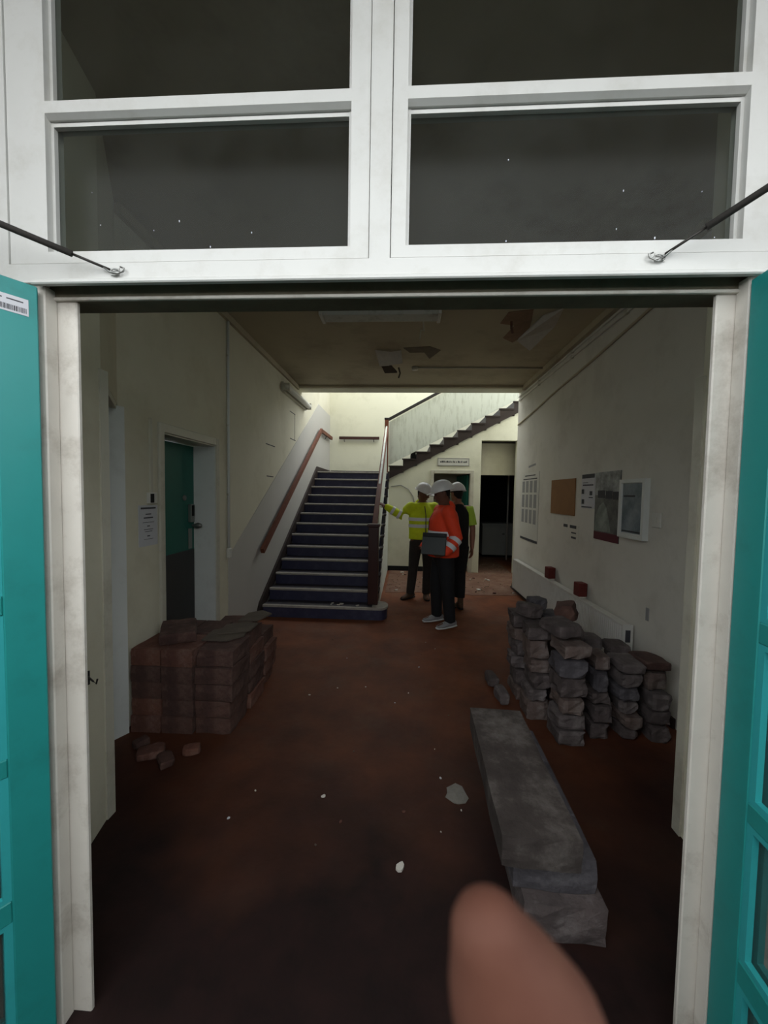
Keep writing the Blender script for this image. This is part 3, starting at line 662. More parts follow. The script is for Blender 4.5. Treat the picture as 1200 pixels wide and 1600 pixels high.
pr(t, [(.1, .9, .09, .93)], M['picture'], W, H, 'print_sheet', .03)
pr(t, [(.12, .86, .105, .13), (.15, .6, .70, .73)], M['print'], W, H, 'caption', .0313)
bm = bmesh.new()
for a in (((-.045, -W/2, -H/2), (-.03, -W/2+.03, H/2)), ((-.045, W/2-.03, -H/2), (-.03, W/2, H/2)), ((-.045, -W/2+.03, -H/2), (-.03, W/2-.03, -H/2+.03)), ((-.045, -W/2+.03, H/2-.03), (-.03, W/2-.03, H/2))): box(bm, *a)
obj('frame', bm, M['whitetrim'], t)
t, W, H = sheet('paper_scrap', 4.36, 4.78, 1.08, 1.275, M['wallr'], 'scrap of paper with dark print below the brown board', 'paper', .003)
pr(t, [(.02, .3, .80, .98), (.45, .85, .80, .98), (.55, .85, .5, .58), (.55, .85, .2, .32)], M['print'], W, H, d0=.003)
t = thing('light_switch', 'white switch plate beside the framed picture', 'switch', (XR, wy(3.045), wz(1.43)))
BX('plate', (-.012, -.05, -.055), (0, .05, .055), M['plastic'], t, bevel=.003); BX('rocker', (-.017, -.012, -.02), (-.012, .012, .02), M['plastic'], t)
t = tag(BX('wall_socket_plate', (XR-.008, wy(3.09), wz(.63)), (XR, wy(3.12), wz(.73)), M['print_soft']), 'small grey cable plate low on the right wall above the stones', 'plate')

t = thing('radiator', 'long white panel radiator on the right wall', 'radiator', (XR, 3.19, .02))
BX('back_panel', (-.05, .02, .08), (-.04, 3.2, .52), M['radiator'], t)
bm = bmesh.new(); n = 96; L_ = 3.2
prev = None; vs_ = []
prof = []
for i in range(n):
    y = i*L_/n
    for f, dx in ((0, 0), (.35, 0), (.5, -.012), (.85, -.012)): prof.append((y+f*L_/n, -.095+dx))
prof.append((L_, -.095))
lo = [bm.verts.new((x, y, .07)) for y, x in prof]; hi = [bm.verts.new((x, y, .53)) for y, x in prof]
for i in range(len(prof)-1): bm.faces.new((lo[i], lo[i+1], hi[i+1], hi[i]))
obj('front_panel', bm, M['radiator'], t)
bm = bmesh.new(); box(bm, (-.11, 0, .525), (-.035, L_, .54)); obj('top_grille', bm, M['radiator'], t)
for y in (-.008, L_): BX('end_panel', (-.112, y, .06), (-.03, y+.008, .545), M['radiator'], t)
BX('vent_slot', (-.09, -.0095, .40), (-.05, -.008, .50), M['print'], t)
for y in (.5, 2.6): BX('bracket', (-.042, y, .15), (0, y+.04, .45), M['radiator'], t)
struct(BX('baseboard_right', (XR-.02, 2.70, 0), (XR, 6.76, .07), M['string']), 'dark skirting along the foot of the right wall', 'baseboard')
t = tag(TB('heating_pipe', [(XR-.05, 3.35, .025), (XR-.05, 6.7, .025)], .014, M['string']), 'dark pipe along the floor below the radiator', 'pipe')
for y, l in ((4.90, 'dark red brick on the radiator, farther of the two'), (4.06, 'dark red brick on the radiator, nearer of the two')):
    b = thing('brick', l, 'brick', (XR-.065, y, .5605), R(6), 'bricks on the radiator')
    bm = bmesh.new(); box(bm, (-.045, -.055, .012), (.045, .055, .15)); obj('body', bm, M['redbrick'], b, bevel=.006)
    bm = bmesh.new(); box(bm, (-.04, -.05, 0), (.04, .05, .012)); obj('mortar', bm, M['plaster'], b)

# ------------------------------------------------------------------ stones
def rough_mesh(name, sx, sy, sz, rough, seed, cuts=3, round_=0.0):
    rs = random.Random(seed)
    bm = bmesh.new(); box(bm, (-.5, -.5, 0), (.5, .5, 1))
    bmesh.ops.subdivide_edges(bm, edges=bm.edges[:], cuts=cuts, use_grid_fill=True)
    off = Vector((rs.uniform(0, 50), rs.uniform(0, 50), rs.uniform(0, 50)))
    for v in bm.verts:
        p = v.co.copy(); c = Vector((p.x, p.y, p.z-.5))*2
        # pull corners and edges in, then chip inward only
        e = sorted((abs(c.x), abs(c.y), abs(c.z)))
        k = 1 - round_*max(0, e[1]-.3)**2 - round_*.6*max(0, e[0]-.3)**2
        w_ = Vector((c.x*sx/2, c.y*sy/2, c.z*sz/2))
        nz = noise.noise(w_*14+off); nz2 = noise.noise(w_*34+off)
        q = w_*k
        ins = rough*(.6+.8*nz+.5*nz2); ins = max(0, ins)
        q.x -= math.copysign(min(ins, abs(q.x)*.5), q.x) if abs(c.x) > .9 else 0
        q.y -= math.copysign(min(ins, abs(q.y)*.5), q.y) if abs(c.y) > .9 else 0
        q.z -= math.copysign(min(ins*.35, abs(q.z)*.5), q.z) if abs(c.z) > .9 else 0
        v.co = (q.x, q.y, q.z+sz/2)
    zmin = min(v.co.z for v in bm.verts)
    for v in bm.verts: v.co.z -= zmin
    bmesh.ops.recalc_face_normals(bm, faces=bm.faces[:])
    me = bpy.data.meshes.new(name); bm.to_mesh(me); bm.free()
    return me
def stone(name, loc, size, m, label, cat, group, rough=.006, rz=0, seed=0, round_=0.0, tilt=(0, 0), smooth=False):
    me = rough_mesh(name, *size, rough, seed, round_=round_); me.materials.append(m)
    if smooth:
        for p in me.polygons: p.use_smooth = True
    o = bpy.data.objects.new(name, me); COL.objects.link(o)
    o.location = loc; o.rotation_euler = (tilt[0], tilt[1], rz)
    return tag(o, label, cat, group)
ORD = ['lowest', 'second', 'third', 'fourth', 'fifth', 'sixth', 'seventh']
# left stack of squared red sandstone
cols = [(-1.785, .205), (-1.577, .215), (-1.359, .245)]
rows = [(2.375, .30), (2.68, .30), (2.985, .28)]
COLN = ['nearest the wall', 'middle column', 'right column facing the floor']
ROWN = ['front row', 'middle row', 'back row']
H5 = .110
sd = 100
for c in range(5):
    for j, (ry, rl) in enumerate(rows):
        if j == 2 and c == 4: continue
        for i, (cx, cw) in enumerate(cols):
            sd += 1
            ext = random.uniform(-.03, .02) if i == 2 else 0
            fy = random.uniform(-.012, .006) if j == 0 else 0
            if i == 2 and j == 0 and c == 4: fy = .02
            stone('stone_block', (cx+cw/2+ext/2, ry+rl/2+fy, c*(H5+.0015)), (cw-.002+ext, rl-.008, H5), M['sand'][random.Random(sd*31).randrange(4)],
                  'reddish sandstone block of the left stack, %s course, %s, %s' % (ORD[c], ROWN[j], COLN[i]), 'stone block', 'sandstone blocks of the left stack',
                  .0035 if i < 2 else .011, random.uniform(-.008, .008), sd, .008)
zt = 5*(H5+.0015)
stone('stone_block', (-1.60, 2.62, zt+.001), (.24, .34, .075), M['sand'][3], 'flat brown stone lying on top of the left stack near the wall', 'stone block', 'sandstone blocks of the left stack', .008, .5, 400, .05)
stone('stone_block', (-1.40, 3.12, 4*(H5+.0015)+.001), (.30, .26, .07), M['sand'][1], 'low brown stone lying on the back of the left stack', 'stone block', 'sandstone blocks of the left stack', .01, .1, 401, .05)
def slate(loc, pts, th, rz, tilt, label):
    bm = bmesh.new(); plan(bm, pts, 0, th); o = obj('slate', bm, M['slate'], None, loc=loc, rot=(tilt[0], tilt[1], rz))
    return tag(o, label, 'slate', 'broken slates on the left stack')
slate((-1.26, 2.64, zt+.002), [(-.15, -.07), (.02, -.10), (.12, -.02), (.13, .12), (.02, .12), (-.12, .13)], .010, .2, (0, 0), 'broken slate lying on the right of the left stack, lower piece')
slate((-1.22, 2.76, zt+.0165), [(-.14, -.09), (.08, -.07), (.13, .06), (.05, .11), (-.10, .09)], .010, .3, (.03, 0), 'broken slate lying on the right of the left stack, upper piece')
slate((-1.20, 2.95, zt+.036), [(-.08, -.07), (.07, -.05), (.13, .08), (.03, .12), (-.06, .06)], .012, -.1, (.16, 0), 'curled slate leaning up at the back of the left stack')
for k, (x, y, s, rz) in enumerate(((-1.50, 2.16, .16, .5), (-1.37, 2.10, .13, -.8), (-1.27, 2.20, .11, .3), (-1.62, 2.24, .10, 1.1))):
    stone('rubble_stone', (x, y, .001), (s, s*.7, .05), M['sand'][k % 4], ['larger flat', 'pale-edged angled', 'small', 'tiny'][k]+' rubble stone on the floor in front of the left stack', 'stone', 'rubble by the left stack', .008, rz, 450+k, .2)

# right stack of grey rubble stones
HC = .112
FROM = ['lowest', 'second up', 'third up', 'fourth up', 'fifth up', 'sixth up', 'seventh up', 'eighth up', 'ninth up']
def column(x, y, w_, l_, h, where, stack, group, seed, rough, rnd):
    r_ = random.Random(seed); z = 0; k = 0
    while z < h-.03:
        t_ = r_.uniform(.078, .145)
        if h-z-t_ < .06: t_ = h-z
        stone('rubble_stone', (x+r_.uniform(-.016, .016), y+r_.uniform(-.012, .008), z), (w_-r_.uniform(.0, .07), l_-r_.uniform(.0, .06), t_), M['grey'][r_.randrange(4)],
              'grey stone of the %s right stack, %s, %s' % (stack, where, FROM[k]), 'stone', group, rough, r_.uniform(-.07, .07), seed*20+k, rnd)
        z += t_+.001; k += 1
    return z
G1 = 'grey stones of the taller right stack'
for x, y, w_, l_, h, where, sd in ((1.09, 2.54, .22, .255, .665, 'front column', 61), (.985, 2.82, .20, .26, .68, 'middle column by the floor', 62), (1.205, 2.82, .20, .26, .68, 'middle column by the wall', 63),
                                   (.94, 3.10, .20, .26, .68, 'back column by the floor', 64), (1.16, 3.10, .20, .26, .68, 'back column by the wall', 65)):
    column(x, y, w_, l_, h, where, 'taller', G1, sd, .019, .12)
zt2 = .685
for k, (x, y, dx, dy, dz, rz, tl, lb) in enumerate((
    (1.06, 2.60, .21, .26, .085, .25, (.0, .0), 'pale flat stone on top of the taller right stack, at its front'),
    (1.20, 2.83, .15, .22, .13, -.5, (0, -.22), 'red-brown stone tilted up on top of the taller right stack'),
    (.945, 2.92, .15, .2, .10, .5, (0, .10), 'rounded stone on the far floor side of the taller right stack'),
    (1.08, 3.13, .14, .15, .10, .2, (0, 0), 'small dark peaked stone at the back of the taller right stack'))):
    stone('rubble_stone', (x, y, zt2+.002+abs(tl[1])*.07), (dx, dy, dz), M['grey'][(k*2+1) % 4] if k != 1 else M['sand'][1], lb, 'stone', 'loose stones on top of the right stack', .016, rz, 700+k, .18, tl)
for k, (x, y, dz) in enumerate(((.79, 2.98, .10), (.77, 3.24, .09))):
    stone('rubble_stone', (x-.01, y, .001), (.10, .2, dz), M['grey'][k], ('nearer', 'farther')[k]+' low stone at the floor side foot of the right stack', 'stone', 'stones at the foot of the right stack', .012, .1, 720+k, .3)
G2 = 'grey stones of the lower right stack'
for x, y, w_, h, where, sd in ((1.315, 2.62, .17, .56, 'left column in front', 81), (1.50, 2.62, .18, .53, 'middle column in front', 82), (1.685, 2.64, .17, .46, 'wall side column in front', 83),
                               (1.40, 2.89, .18, .58, 'left column behind', 84), (1.59, 2.89, .18, .53, 'middle column behind', 85)):
    column(x, y, w_, .24, h, where, 'lower', G2, sd, .017, .16)
stone('rubble_stone', (1.66, 2.635, .475), (.20, .22, .06), M['sand'][3], 'dark flat stone on the wall side of the lower right stack', 'stone', G2, .012, .1, 890, .15, (0, .06))
# long dressed slabs in front
SL = 'long stone slabs near the doorway'
stone('stone_slab', (.515, 1.73, .281), (.285, .83, .12), M['slab'], 'top long weathered slab of the pile near the doorway', 'stone slab', SL, .006, -.03, 900, .015)
stone('stone_slab', (.585, 1.77, .146), (.31, .80, .134), M['grey'][3], 'middle long slab of the pile near the doorway', 'stone slab', SL, .008, -.03, 901, .02)
stone('stone_slab', (.605, 1.735, .001), (.30, .82, .144), M['grey'][1], 'bottom long slab of the pile near the doorway', 'stone slab', SL, .008, -.02, 902, .02)

# ------------------------------------------------------------------ floor scraps
def flake(name, loc, r, m, label, cat, group=None, seed=0, n=9, th=.004, sq=.7):
    rs = random.Random(seed); bm = bmesh.new()
    plan(bm, [(r*rs.uniform(.6, 1.1)*math.cos(2*math.pi*k/n), r*sq*rs.uniform(.6, 1.1)*math.sin(2*math.pi*k/n)) for k in range(n)], 0, th)
    o = obj(name, bm, m, None, loc=loc, rot=(0, 0, rs.uniform(0, 6)))
    return tag(o, label, cat, group)
flake('paint_flake', (.30, 2.0, .0005), .075, mat('grimy_paper', (128, 124, 116), .9, .3, 30), 'large pale scrap on the floor left of the long slabs', 'scrap', None, 5, 11, .002, .85)
flake('plaster_chip', (.007, 1.57, .0005), .026, M['plaster'], 'white plaster chip on the dark floor near the doorway', 'chip', None, 6, 8, .01)
flake('plaster_chip', (-.40, 1.93, .0005), .014, M['plaster'], 'tiny white chip in the middle of the dark floor', 'chip', None, 8, 7, .006)
G = 'small chips on the hall floor'
for k in range(26):
    x = random.uniform(-.95, .35); y = random.uniform(1.6, 4.4)
    flake('floor_chip', (x, y, .0005), random.uniform(.004, .011), random.choice([M['plaster'], M['sand'][0], M['slate'], M['paper']]), 'tiny pale chip scattered on the hall floor', 'chip', G, 40+k, 6, .004)
G = 'debris chips on the lower stair treads'
for k in range(7):
    flake('stair_chip', (random.uniform(-.95, -.5), 4.76+GO-.14+random.uniform(-.05, .05), RISE+.0035), random.uniform(.014, .034), M['plaster'], 'pale debris chip on the bottom stair tread by the newel', 'chip', G, 90+k, 7, .008)
G = 'pale chips on the stairwell floor'
for k in range(22):
    x = random.uniform(-.2, 1.8); y = random.uniform(6.25, 7.8)
    flake('rubble_chip', (x, y, .0045), random.uniform(.02, .05), random.choice([M['plaster'], M['sand'][0], M['plaster']]), 'pale rubble chip on the dusty stairwell floor', 'chip', G, 120+k, 7, .015)
bm = bmesh.new(); rs = random.Random(3)
for k in range(320):
    y = rs.uniform(6.2, 9.0); x = rs.uniform(-.28, 1.85) if y < 7.9 else rs.uniform(1.55, 2.2); s = rs.uniform(.005, .018)
    if y < 7.9 and x > 1.85: continue
    prism(bm, [(x+s*math.cos(a+k), y+s*math.sin(a+k), .0042) for a in (0, 1.6, 3.1, 4.6)], (0, 0, s*.6))
tag(obj('grit', bm, mat('brown_grit', (140, 116, 98), .9, .3, 20)), 'fine grit and crumbs over the stairwell floor', 'grit', kind='stuff')

# ------------------------------------------------------------------ people
def bake(bm, name, m, parent, voxel, smooth=6):
    bmesh.ops.recalc_face_normals(bm, faces=bm.faces[:])
    me = bpy.data.meshes.new(name+'_src'); bm.to_mesh(me); bm.free()
    o = bpy.data.objects.new(name, me); COL.objects.link(o)
    rm = o.modifiers.new('r', 'REMESH'); rm.mode = 'VOXEL'; rm.voxel_size = voxel; rm.use_smooth_shade = True
    if smooth:
        s = o.modifiers.new('s', 'SMOOTH'); s.factor = .5; s.iterations = smooth
    bpy.context.view_layer.update()
    dg = bpy.context.evaluated_depsgraph_get()
    me2 = bpy.data.meshes.new_from_object(o.evaluated_get(dg))
    o.modifiers.clear(); o.data = me2; bpy.data.meshes.remove(me)
    me2.materials.clear(); me2.materials.append(m)
    for p in me2.polygons: p.use_smooth = True
    o.parent = parent
    return o
def lerp(a, b, t): return a + (b-a)*t
def limb(bm, a, b, c, r, side=(1, 0, 0), n=14):
    """shoulder/hip a, elbow/knee b, wrist/ankle c with five radii"""
    loft(bm, [(a, r[0], r[0]), (lerp(a, b, .5), r[1], r[1]), (b, r[2], r[2]), (lerp(b, c, .4), r[3], r[3]), (c, r[4], r[4])], side, n)
def hand(bm, wr, d, palm_n, curl, side):
    """wr wrist, d pointing direction, palm normal, curl 0..1; side +1 thumb direction sign"""
    d = d.normalized(); pn = (palm_n - d*palm_n.dot(d)).normalized(); s = d.cross(pn)*side
    k = wr + d*.085
    loft(bm, [(wr - d*.01, .026, .019), (wr + d*.03, .036, .016), (k, .040, .013)], s, 12)
    for i, L in enumerate((.072, .080, .075, .060)):
        p = k + s*(.030-.020*i) - d*.008; e = d; q = p; pts = [(q, .0095, .009)]
        for seg in range(3):
            a = curl*(seg+1)*.55
            dirn = (d*math.cos(a) + pn*math.sin(a)).normalized(); q = q + dirn*L/3; pts.append((q, .0092-.0008*seg, .0088-.0008*seg))
        loft(bm, pts, s, 8)
    p = wr + d*.025 + s*.03; loft(bm, [(p, .012, .011), (p + (d*.6+s*.7).normalized()*.035, .011, .010), (p + (d*.6+s*.7).normalized()*.035 + (d*.85+s*.2+pn*.4*curl).normalized()*.03, .009, .009)], s, 8)

def person(loc, rz, label, J, skin, top, top_m, legs_m, shoe_m, sole_m, sleeves, bands, hem, head_yaw=0, head_pitch=0, bulk=1.0):
    root = thing('person', label, 'person', loc, rz)
    inv = Matrix.Rotation(-rz, 3, 'Z'); o_ = Vector(loc)
    g = {k: (inv @ (Vector(v)-o_)) for k, v in J.items() if isinstance(v, tuple) and k not in ('lp', 'rp')}     # joints given in room coordinates
    V = Vector
    g.setdefault('ls', V((.185, .0, 1.40))); g.setdefault('rs', V((-.185, .0, 1.40)))
    hl, hr = V((.095, 0, .90)), V((-.095, 0, .90))
    tor = [(V((0, .0, .86)), .155, .11), (V((0, 0, .94)), .165, .118), (V((0, .0, 1.05)), .148, .108), (V((0, -.005, 1.18)), .16, .118), (V((0, 0, 1.30)), .175, .118), (V((0, .01, 1.39)), .165, .095), (V((0, .012, 1.44)), .10, .075)]
    # body: one continuous mesh
    bm = bmesh.new()
    loft(bm, tor, (1, 0, 0), 20)
    hc = V((0, -.025, 1.605))
    HM = Matrix.Translation(hc) @ Matrix.Rotation(head_yaw, 4, 'Z') @ Matrix.Rotation(head_pitch, 4, 'X')
    h = lambda x, y, z: HM @ V((x, y, z))
    loft(bm, [(V((0, .012, 1.42)), .06, .06), (V((0, .005, 1.50)), .054, .056), (h(0, .02, -.06), .052, .058)], (1, 0, 0), 14)
    xs = HM.to_3x3() @ V((1, 0, 0))
    loft(bm, [(h(0, -.045, -.115), .030, .030), (h(0, -.025, -.085), .055, .062), (h(0, -.005, -.03), .068, .086), (h(0, 0, .03), .074, .096), (h(0, .005, .08), .066, .086), (h(0, .005, .112), .035, .045)], xs, 18)
    loft(bm, [(h(0, -.088, .015), .009, .009), (h(0, -.108, -.022), .013, .012), (h(0, -.095, -.032), .014, .010)], xs, 8)    # nose
    loft(bm, [(h(-.02, -.086, -.062), .007, .007), (h(0, -.092, -.062), .009, .008), (h(.02, -.086, -.062), .007, .007)], (0, 0, 1), 8)   # lips
    loft(bm, [(h(-.04, -.080, .032), .010, .009), (h(0, -.088, .034), .012, .009), (h(.04, -.080, .032), .010, .009)], (0, 0, 1), 8)   # brow
    for s in (-1, 1): loft(bm, [(h(s*.074, .012, -.028), .006, .012), (h(s*.080, .016, .0), .008, .019), (h(s*.078, .014, .025), .007, .014)], xs, 8)
    for s, S, E_, W_ in ((1, 'ls', 'le', 'lw'), (-1, 'rs', 're', 'rw')):
        limb(bm, g[S], g[E_], g[W_], (.056, .048, .041, .041, .028))
        loft(bm, [(V((s*.06, .01, 1.39)), .06, .06), (g[S], .058, .058)], (0, 0, 1), 12)
        hd = g.get('lh' if s > 0 else 'rh'); dd_ = (hd-g[W_]) if hd else (g[W_]-g[E_])
        pk = 'lp' if s > 0 else 'rp'
        hand(bm, g[W_], dd_, (inv @ V(J[pk])) if pk in J else V((-s, 0, 0)), J.get('curl', .45), -s)
    for s, K, A in ((1, 'lk', 'la'), (-1, 'rk', 'ra')):
        limb(bm, hl if s > 0 else hr, g[K], g[A], (.088, .078, .056, .057, .036))
        t_ = g['lt' if s > 0 else 'rt']
        loft(bm, [(g[A]+V((0, 0, -.03)), .034, .04), (lerp(g[A], t_, .5)+V((0, 0, -.02)), .036, .028), (V((t_.x, t_.y, .03)), .03, .018)], (0, 0, 1), 10)
    bake(bm, 'body', skin, root, .0075, 4)
    for s in (-1, 1):
        bm = bmesh.new(); loft(bm, [(h(s*.030, -.083, .008), .012, .006), (h(s*.030, -.089, .008), .009, .004)], xs, 8); obj('eye', bm, M['hair'], root, True)
    # hair below the helmet
    bm = bmesh.new(); loft(bm, [(h(0, .045, -.055), .045, .035), (h(0, .035, -.01), .070, .066), (h(0, .015, .04), .079, .090), (h(0, .01, .09), .06, .075)], xs, 16); obj('hair', bm, M['hair'], root, True)
    # trousers
    bm = bmesh.new()
    loft(bm, [(V((0, 0, .84)), .165, .125), (V((0, 0, .93)), .178, .132), (V((0, 0, 1.02)), .165, .125)], (1, 0, 0), 20)
    for hp, K, A in ((hl, 'lk', 'la'), (hr, 'rk', 'ra')):
        a = g[A].copy()
        top_ = V((hp.x, hp.y, .88)); e = a + V((0, 0, J.get('cuff', -.02)))
        loft(bm, [(top_, .098, .108), (lerp(top_, g[K], .5), .090, .096), (g[K], .074, .078), (lerp(g[K], e, .5), .070, .074), (e, .062, .068)], (1, 0, 0), 16, rounded=False)
    bake(bm, 'trousers', legs_m, root, .011, 5)
    # shoes
    for K, T in (('la', 'lt'), ('ra', 'rt')):
        a, t_ = g[K], g[T]; d_ = V((t_.x-a.x, t_.y-a.y, 0)).normalized(); s = V((-d_.y, d_.x, 0))
        A = V((a.x, a.y, 0)); Lf = .20
        bm = bmesh.new()
        loft(bm, [(A - d_*.065 + V((0, 0, .05)), .034, .036), (A + V((0, 0, .055)), .044, .045), (A + d_*.06 + V((0, 0, .048)), .047, .036), (A + d_*.12 + V((0, 0, .038)), .049, .026), (A + d_*.175 + V((0, 0, .032)), .038, .018)], s, 14)
        loft(bm, [(A + V((0, 0, .05)), .045, .05), (A + V((0, 0, .10)), .043, .05), (A + V((0, 0, .12 if sole_m else .16)), .043, .05)], s, 14, rounded=False)
        sh = bake(bm, 'shoe', shoe_m, root, .009, 3)
        bm = bmesh.new(); loft(bm, [(A - d_*.085 + V((0, 0, .015)), .034, .013), (A + V((0, 0, .014)), .044, .013), (A + d_*.11 + V((0, 0, .014)), .049, .012), (A + d_*.19 + V((0, 0, .016)), .034, .011)], s, 14); obj('sole', bm, sole_m or M['hair'], sh, True)
        if sole_m:
            bm = bmesh.new()
            for q in (.05, .075, .1): loft(bm, [(A + d_*q - s*.03 + V((0, 0, .072-q*.18)), .005, .004), (A + d_*q + V((0, 0, .093-q*.2)), .005, .004), (A + d_*q + s*.03 + V((0, 0, .072-q*.18)), .005, .004)], d_, 6)
            obj('laces', bm, sole_m, sh, True)
    # upper garment
    def torso_r(z):   # garment radii by height
        tab = [(.80, .20, .158), (.88, .208, .165), (1.0, .205, .16), (1.15, .208, .160), (1.28, .212, .155), (1.37, .195, .13), (1.43, .125, .10), (1.47, .085, .085)]
        for (z0, a0, b0), (z1, a1, b1) in zip(tab, tab[1:]):
            if z <= z1: f = max(0, (z-z0)/(z1-z0)); return a0+(a1-a0)*f, (b0+(b1-b0)*f)*(1+(bulk-1)*(z < 1.4))
        return tab[-1][1:]
    slim = .86 if top == 'vest' else 1
    bm = bmesh.new()
    zz = [hem, (hem+1.0)/2, 1.0, 1.1, 1.2, 1.28, 1.34, 1.39, 1.43, 1.475]
    loft(bm, [(V((0, .012*(z > 1.3), z)), torso_r(z)[0]*slim, torso_r(z)[1]*slim) for z in zz], (1, 0, 0), 24, rounded=False)
    if top == 'jacket':
        for S, E_, W_ in (('ls', 'le', 'lw'), ('rs', 're', 'rw')):
            s = 1 if S == 'ls' else -1
            loft(bm, [(V((s*.08, .01, 1.39)), .085, .08), (g[S]+V((0, 0, -.005)), .082, .085)], (0, 0, 1), 14)
            limb(bm, g[S], g[E_], lerp(g[E_], g[W_], .93), (.084, .078, .070, .066, .052))
        loft(bm, [(V((0, .075, 1.40)), .11, .05), (V((0, .085, 1.47)), .105, .045), (V((0, .07, 1.50)), .08, .03)], (1, 0, 0), 16)       # hood / collar
    up = bake(bm, top, top_m, root, .0105, 5)
    if top == 'jacket':
        bm = bmesh.new()
        zf = [hem+.01, 1.0, 1.15, 1.28, 1.36, 1.42]
        for a, b in zip(zf, zf[1:]):
            ya, yb = -torso_r(a)[1]-.006+.012*(a > 1.3), -torso_r(b)[1]-.006+.012*(b > 1.3)
            prism(bm, [(-.006, ya, a), (.006, ya, a), (.006, yb, b), (-.006, yb, b)], (0, .02, 0))
        obj('zip', bm, M['print'], up)
    # reflective tape
    def ring(pts, side=(1, 0, 0)):
        bm = bmesh.new(); loft(bm, pts, side, 24, rounded=False, caps=False); obj('reflective_band', bm, M['refl'], up, True)
    for z, wd in bands.get('torso', ()):
        ring([(V((0, 0, z)), torso_r(z)[0]+.006, torso_r(z)[1]+.006), (V((0, 0, z+wd)), torso_r(z+wd)[0]+.006, torso_r(z+wd)[1]+.006)])
    for S, E_, W_ in (('ls', 'le', 'lw'), ('rs', 're', 'rw')):
        for part, f0, f1, r0, r1 in bands.get('arm', ()):
            p, q = (g[S], g[E_]) if part == 'u' else (g[E_], g[W_])
            ring([(lerp(p, q, f0), r0, r0), (lerp(p, q, f1), r1, r1)])
    if top == 'vest':      # short-sleeved lime shirt under the vest
        for S, E_ in (('ls', 'le'), ('rs', 're')):
            bm = bmesh.new()
            s = 1 if S == 'ls' else -1
            loft(bm, [(V((s*.11, .01, 1.385)), .07, .065), (g[S]+V((0, 0, -.005)), .078, .076), (lerp(g[S], g[E_], .45), .074, .072), (lerp(g[S], g[E_], .85), .072, .070)], (0, 1, 0), 14, rounded=False)
            bake(bm, 'shirt_sleeve', M['lime'], root, .0105, 3)
    # hard hat
    bm = bmesh.new(); n = 28; rings = []
    for k in range(9):
        a = k/8*math.pi/2*.97
        rings.append([bm.verts.new(h(.113*math.cos(a)*math.cos(2*math.pi*i/n), .008+.138*math.cos(a)*math.sin(2*math.pi*i/n), .045+.125*math.sin(a)+.006*(abs(math.cos(2*math.pi*i/n)) < .25))) for i in range(n)])
    for A, B in zip(rings, rings[1:]):
        for i in range(n): bm.faces.new((A[i], A[(i+1) % n], B[(i+1) % n], B[i]))
    bm.faces.new(rings[-1])
    hat = obj('hard_hat', bm, M['helmet'], root, True)
    bm = bmesh.new(); inn, out, in2, out2 = [], [], [], []
    for i in range(n):
        a = 2*math.pi*i/n; fwd = max(0, -math.sin(a))**2
        for lst, k, dz in ((inn, 0, 0), (out, 1, 0)):
            e = .012 + .048*fwd
            lst.append(bm.verts.new(h((.113+e*k*.6)*math.cos(a), .008+(.138+e*k)*math.sin(a), .047-.012*k*fwd)))
        for lst, k in ((in2, 0), (out2, 1)):
            e = .012 + .048*fwd
            lst.append(bm.verts.new(h((.113+e*k*.6)*math.cos(a), .008+(.138+e*k)*math.sin(a), .037-.012*k*fwd)))
    for i in range(n):
        j = (i+1) % n
        bm.faces.new((inn[i], inn[j], out[j], out[i])); bm.faces.new((out[i], out[j], out2[j], out2[i])); bm.faces.new((out2[i], out2[j], in2[j], in2[i])); bm.faces.new((in2[i], in2[j], inn[j], inn[i]))
    obj('brim', bm, M['helmet'], hat, True)
    return root

# red jacket, laptop in hand, facing left
person((.47, 4.66, 0), R(-80), 'person in red-orange hi-vis jacket and white hard hat holding a laptop', dict(
    le=(.60, 4.44, 1.10), lw=(.47, 4.375, .935), lh=(.40, 4.36, .915), re=(.40, 4.89, 1.10), rw=(.22, 4.68, .95), rh=(.22, 4.60, .93), lp=(-.3, .9, .4), rp=(.2, .9, .5), curl=.7,
    lk=(.52, 4.55, .49), la=(.565, 4.60, .09), lt=(.42, 4.51, .03), rk=(.40, 4.76, .49), ra=(.425, 4.83, .09), rt=(.28, 4.76, .03)),
    M['skin_d'], 'jacket', M['hivis_r'], M['blacktr'], M['shoe_g'], M['sole'], True,
    dict(torso=((1.02, .055), (1.115, .055)), arm=(('f', .05, .28, .075, .073), ('f', .48, .72, .071, .066))), .86, head_yaw=R(-4), head_pitch=R(14), bulk=1.16)
lp = thing('laptop', 'black and grey laptop held by the person in the red jacket', 'laptop', (.335, 4.385, 1.035), R(-20))
bm = bmesh.new(); box(bm, (-.14, -.009, -.125), (.14, .009, .125)); obj('base', bm, M['laptop'], lp, bevel=.004)
BX('lid', (-.138, -.016, -.123), (.138, -.0095, .075), M['laptop_g'], lp, bevel=.002)
BX('hinge', (-.13, -.018, .08), (.13, -.0095, .122), M['laptop'], lp, bevel=.003)
lp.rotation_euler = (R(-14), 0, R(-20))

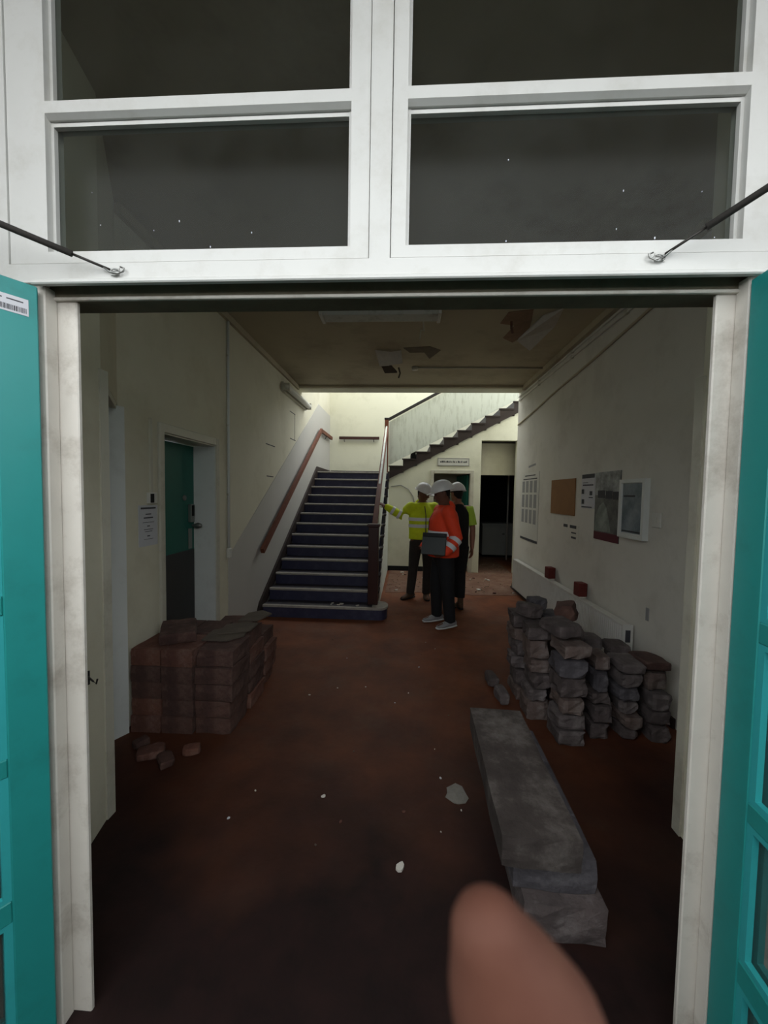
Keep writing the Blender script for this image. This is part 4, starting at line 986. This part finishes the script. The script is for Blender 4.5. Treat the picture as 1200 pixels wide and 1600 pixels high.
# yellow jacket, arm stretched to the stair panel
person((.265, 5.86, 0), R(16), 'person in yellow hi-vis jacket with one arm stretched to the stair panel', dict(
    re=(-.055, 5.80, 1.27), rw=(-.285, 5.78, 1.405), rh=(-.36, 5.78, 1.44), le=(.52, 5.78, 1.12), lw=(.46, 5.62, .98), lh=(.43, 5.54, .96), rp=(-.5, .5, -.6), lp=(-.5, .5, .3), curl=.3,
    rk=(.14, 5.82, .49), ra=(.10, 5.86, .09), rt=(-.01, 5.74, .03), lk=(.36, 5.82, .49), la=(.345, 5.88, .09), lt=(.36, 5.70, .03)),
    M['skin_d'], 'jacket', M['hivis_y'], M['greytr'], M['boot'], None, True,
    dict(torso=((1.10, .05), (1.20, .05)), arm=(('f', .08, .24, .074, .072), ('f', .5, .66, .069, .066))), .92, head_yaw=R(38), head_pitch=R(20))

# dark vest over lime shirt, back turned
person((.725, 5.42, 0), R(-160), 'person in black vest and lime shirt seen from behind', dict(
    re=(.955, 5.46, 1.13), rw=(.945, 5.41, .86), le=(.53, 5.55, 1.13), lw=(.50, 5.62, .88),
    rk=(.80, 5.46, .49), ra=(.80, 5.40, .09), rt=(.80, 5.57, .03), lk=(.67, 5.50, .49), la=(.685, 5.46, .09), lt=(.62, 5.62, .03), cuff=.06, curl=.4),
    M['skin_m'], 'vest', M['vest'], M['blacktr'], M['boot'], None, False, {}, .84, head_yaw=R(10), head_pitch=R(6))

# ------------------------------------------------------------------ finger in front of the lens
hd_root = thing('person', 'blurred fingertip of the photographer in front of the lens at the bottom', 'person', (.045, .035, 1.36))
o_ = Vector((.045, .035, 1.36)); V = Vector
bm = bmesh.new()
F = lambda x, y, z: V((x, y, z)) - o_
loft(bm, [(F(.0106, .0425, 1.5495), .0047, .0046), (F(.0122, .0425, 1.5450), .0068, .0062), (F(.0150, .0425, 1.5395), .0086, .0074), (F(.0192, .0420, 1.5280), .0096, .0080), (F(.0235, .040, 1.510), .0092, .0082), (F(.029, .038, 1.490), .0092, .0086), (F(.036, .036, 1.465), .0096, .009)], (1, 0, 0), 20)
k0 = V((.048, .034, 1.44))
loft(bm, [(k0-o_, .038, .013), (F(.055, .030, 1.40), .040, .016), (F(.060, .024, 1.355), .034, .019), (F(.064, .012, 1.315), .026, .021), (F(.07, -.01, 1.25), .030, .027)], (1, 0, 0), 18)
for i, (x, L_) in enumerate(((.050, .075), (.066, .068), (.080, .054))):
    p = V((x+.004, .034, 1.435 - .006*i))
    q1 = p + V((-.006, .020, .030)) ; q2 = q1 + V((-.012, .018, .004)); q3 = q2 + V((-.010, .0, -.022))
    loft(bm, [(p-o_, .0095, .009), (q1-o_, .0088, .0085), (q2-o_, .0082, .0078), (q3-o_, .0072, .007)], (1, 0, 0), 14)
loft(bm, [(F(.032, .022, 1.385), .013, .012), (F(.010, .012, 1.41), .0115, .011), (F(-.006, .006, 1.435), .0105, .0095), (F(-.012, .004, 1.455), .009, .0075)], (1, 0, 0), 14)
bake(bm, 'hand', M['skin_f'], hd_root, .0011, 6)
bm = bmesh.new(); loft(bm, [(F(.068, -.002, 1.275), .035, .032), (F(.075, -.025, 1.22), .040, .037), (F(.085, -.07, 1.12), .046, .043)], (1, 0, 0), 18, rounded=False); obj('sleeve', bm, M['vest'], hd_root, True)
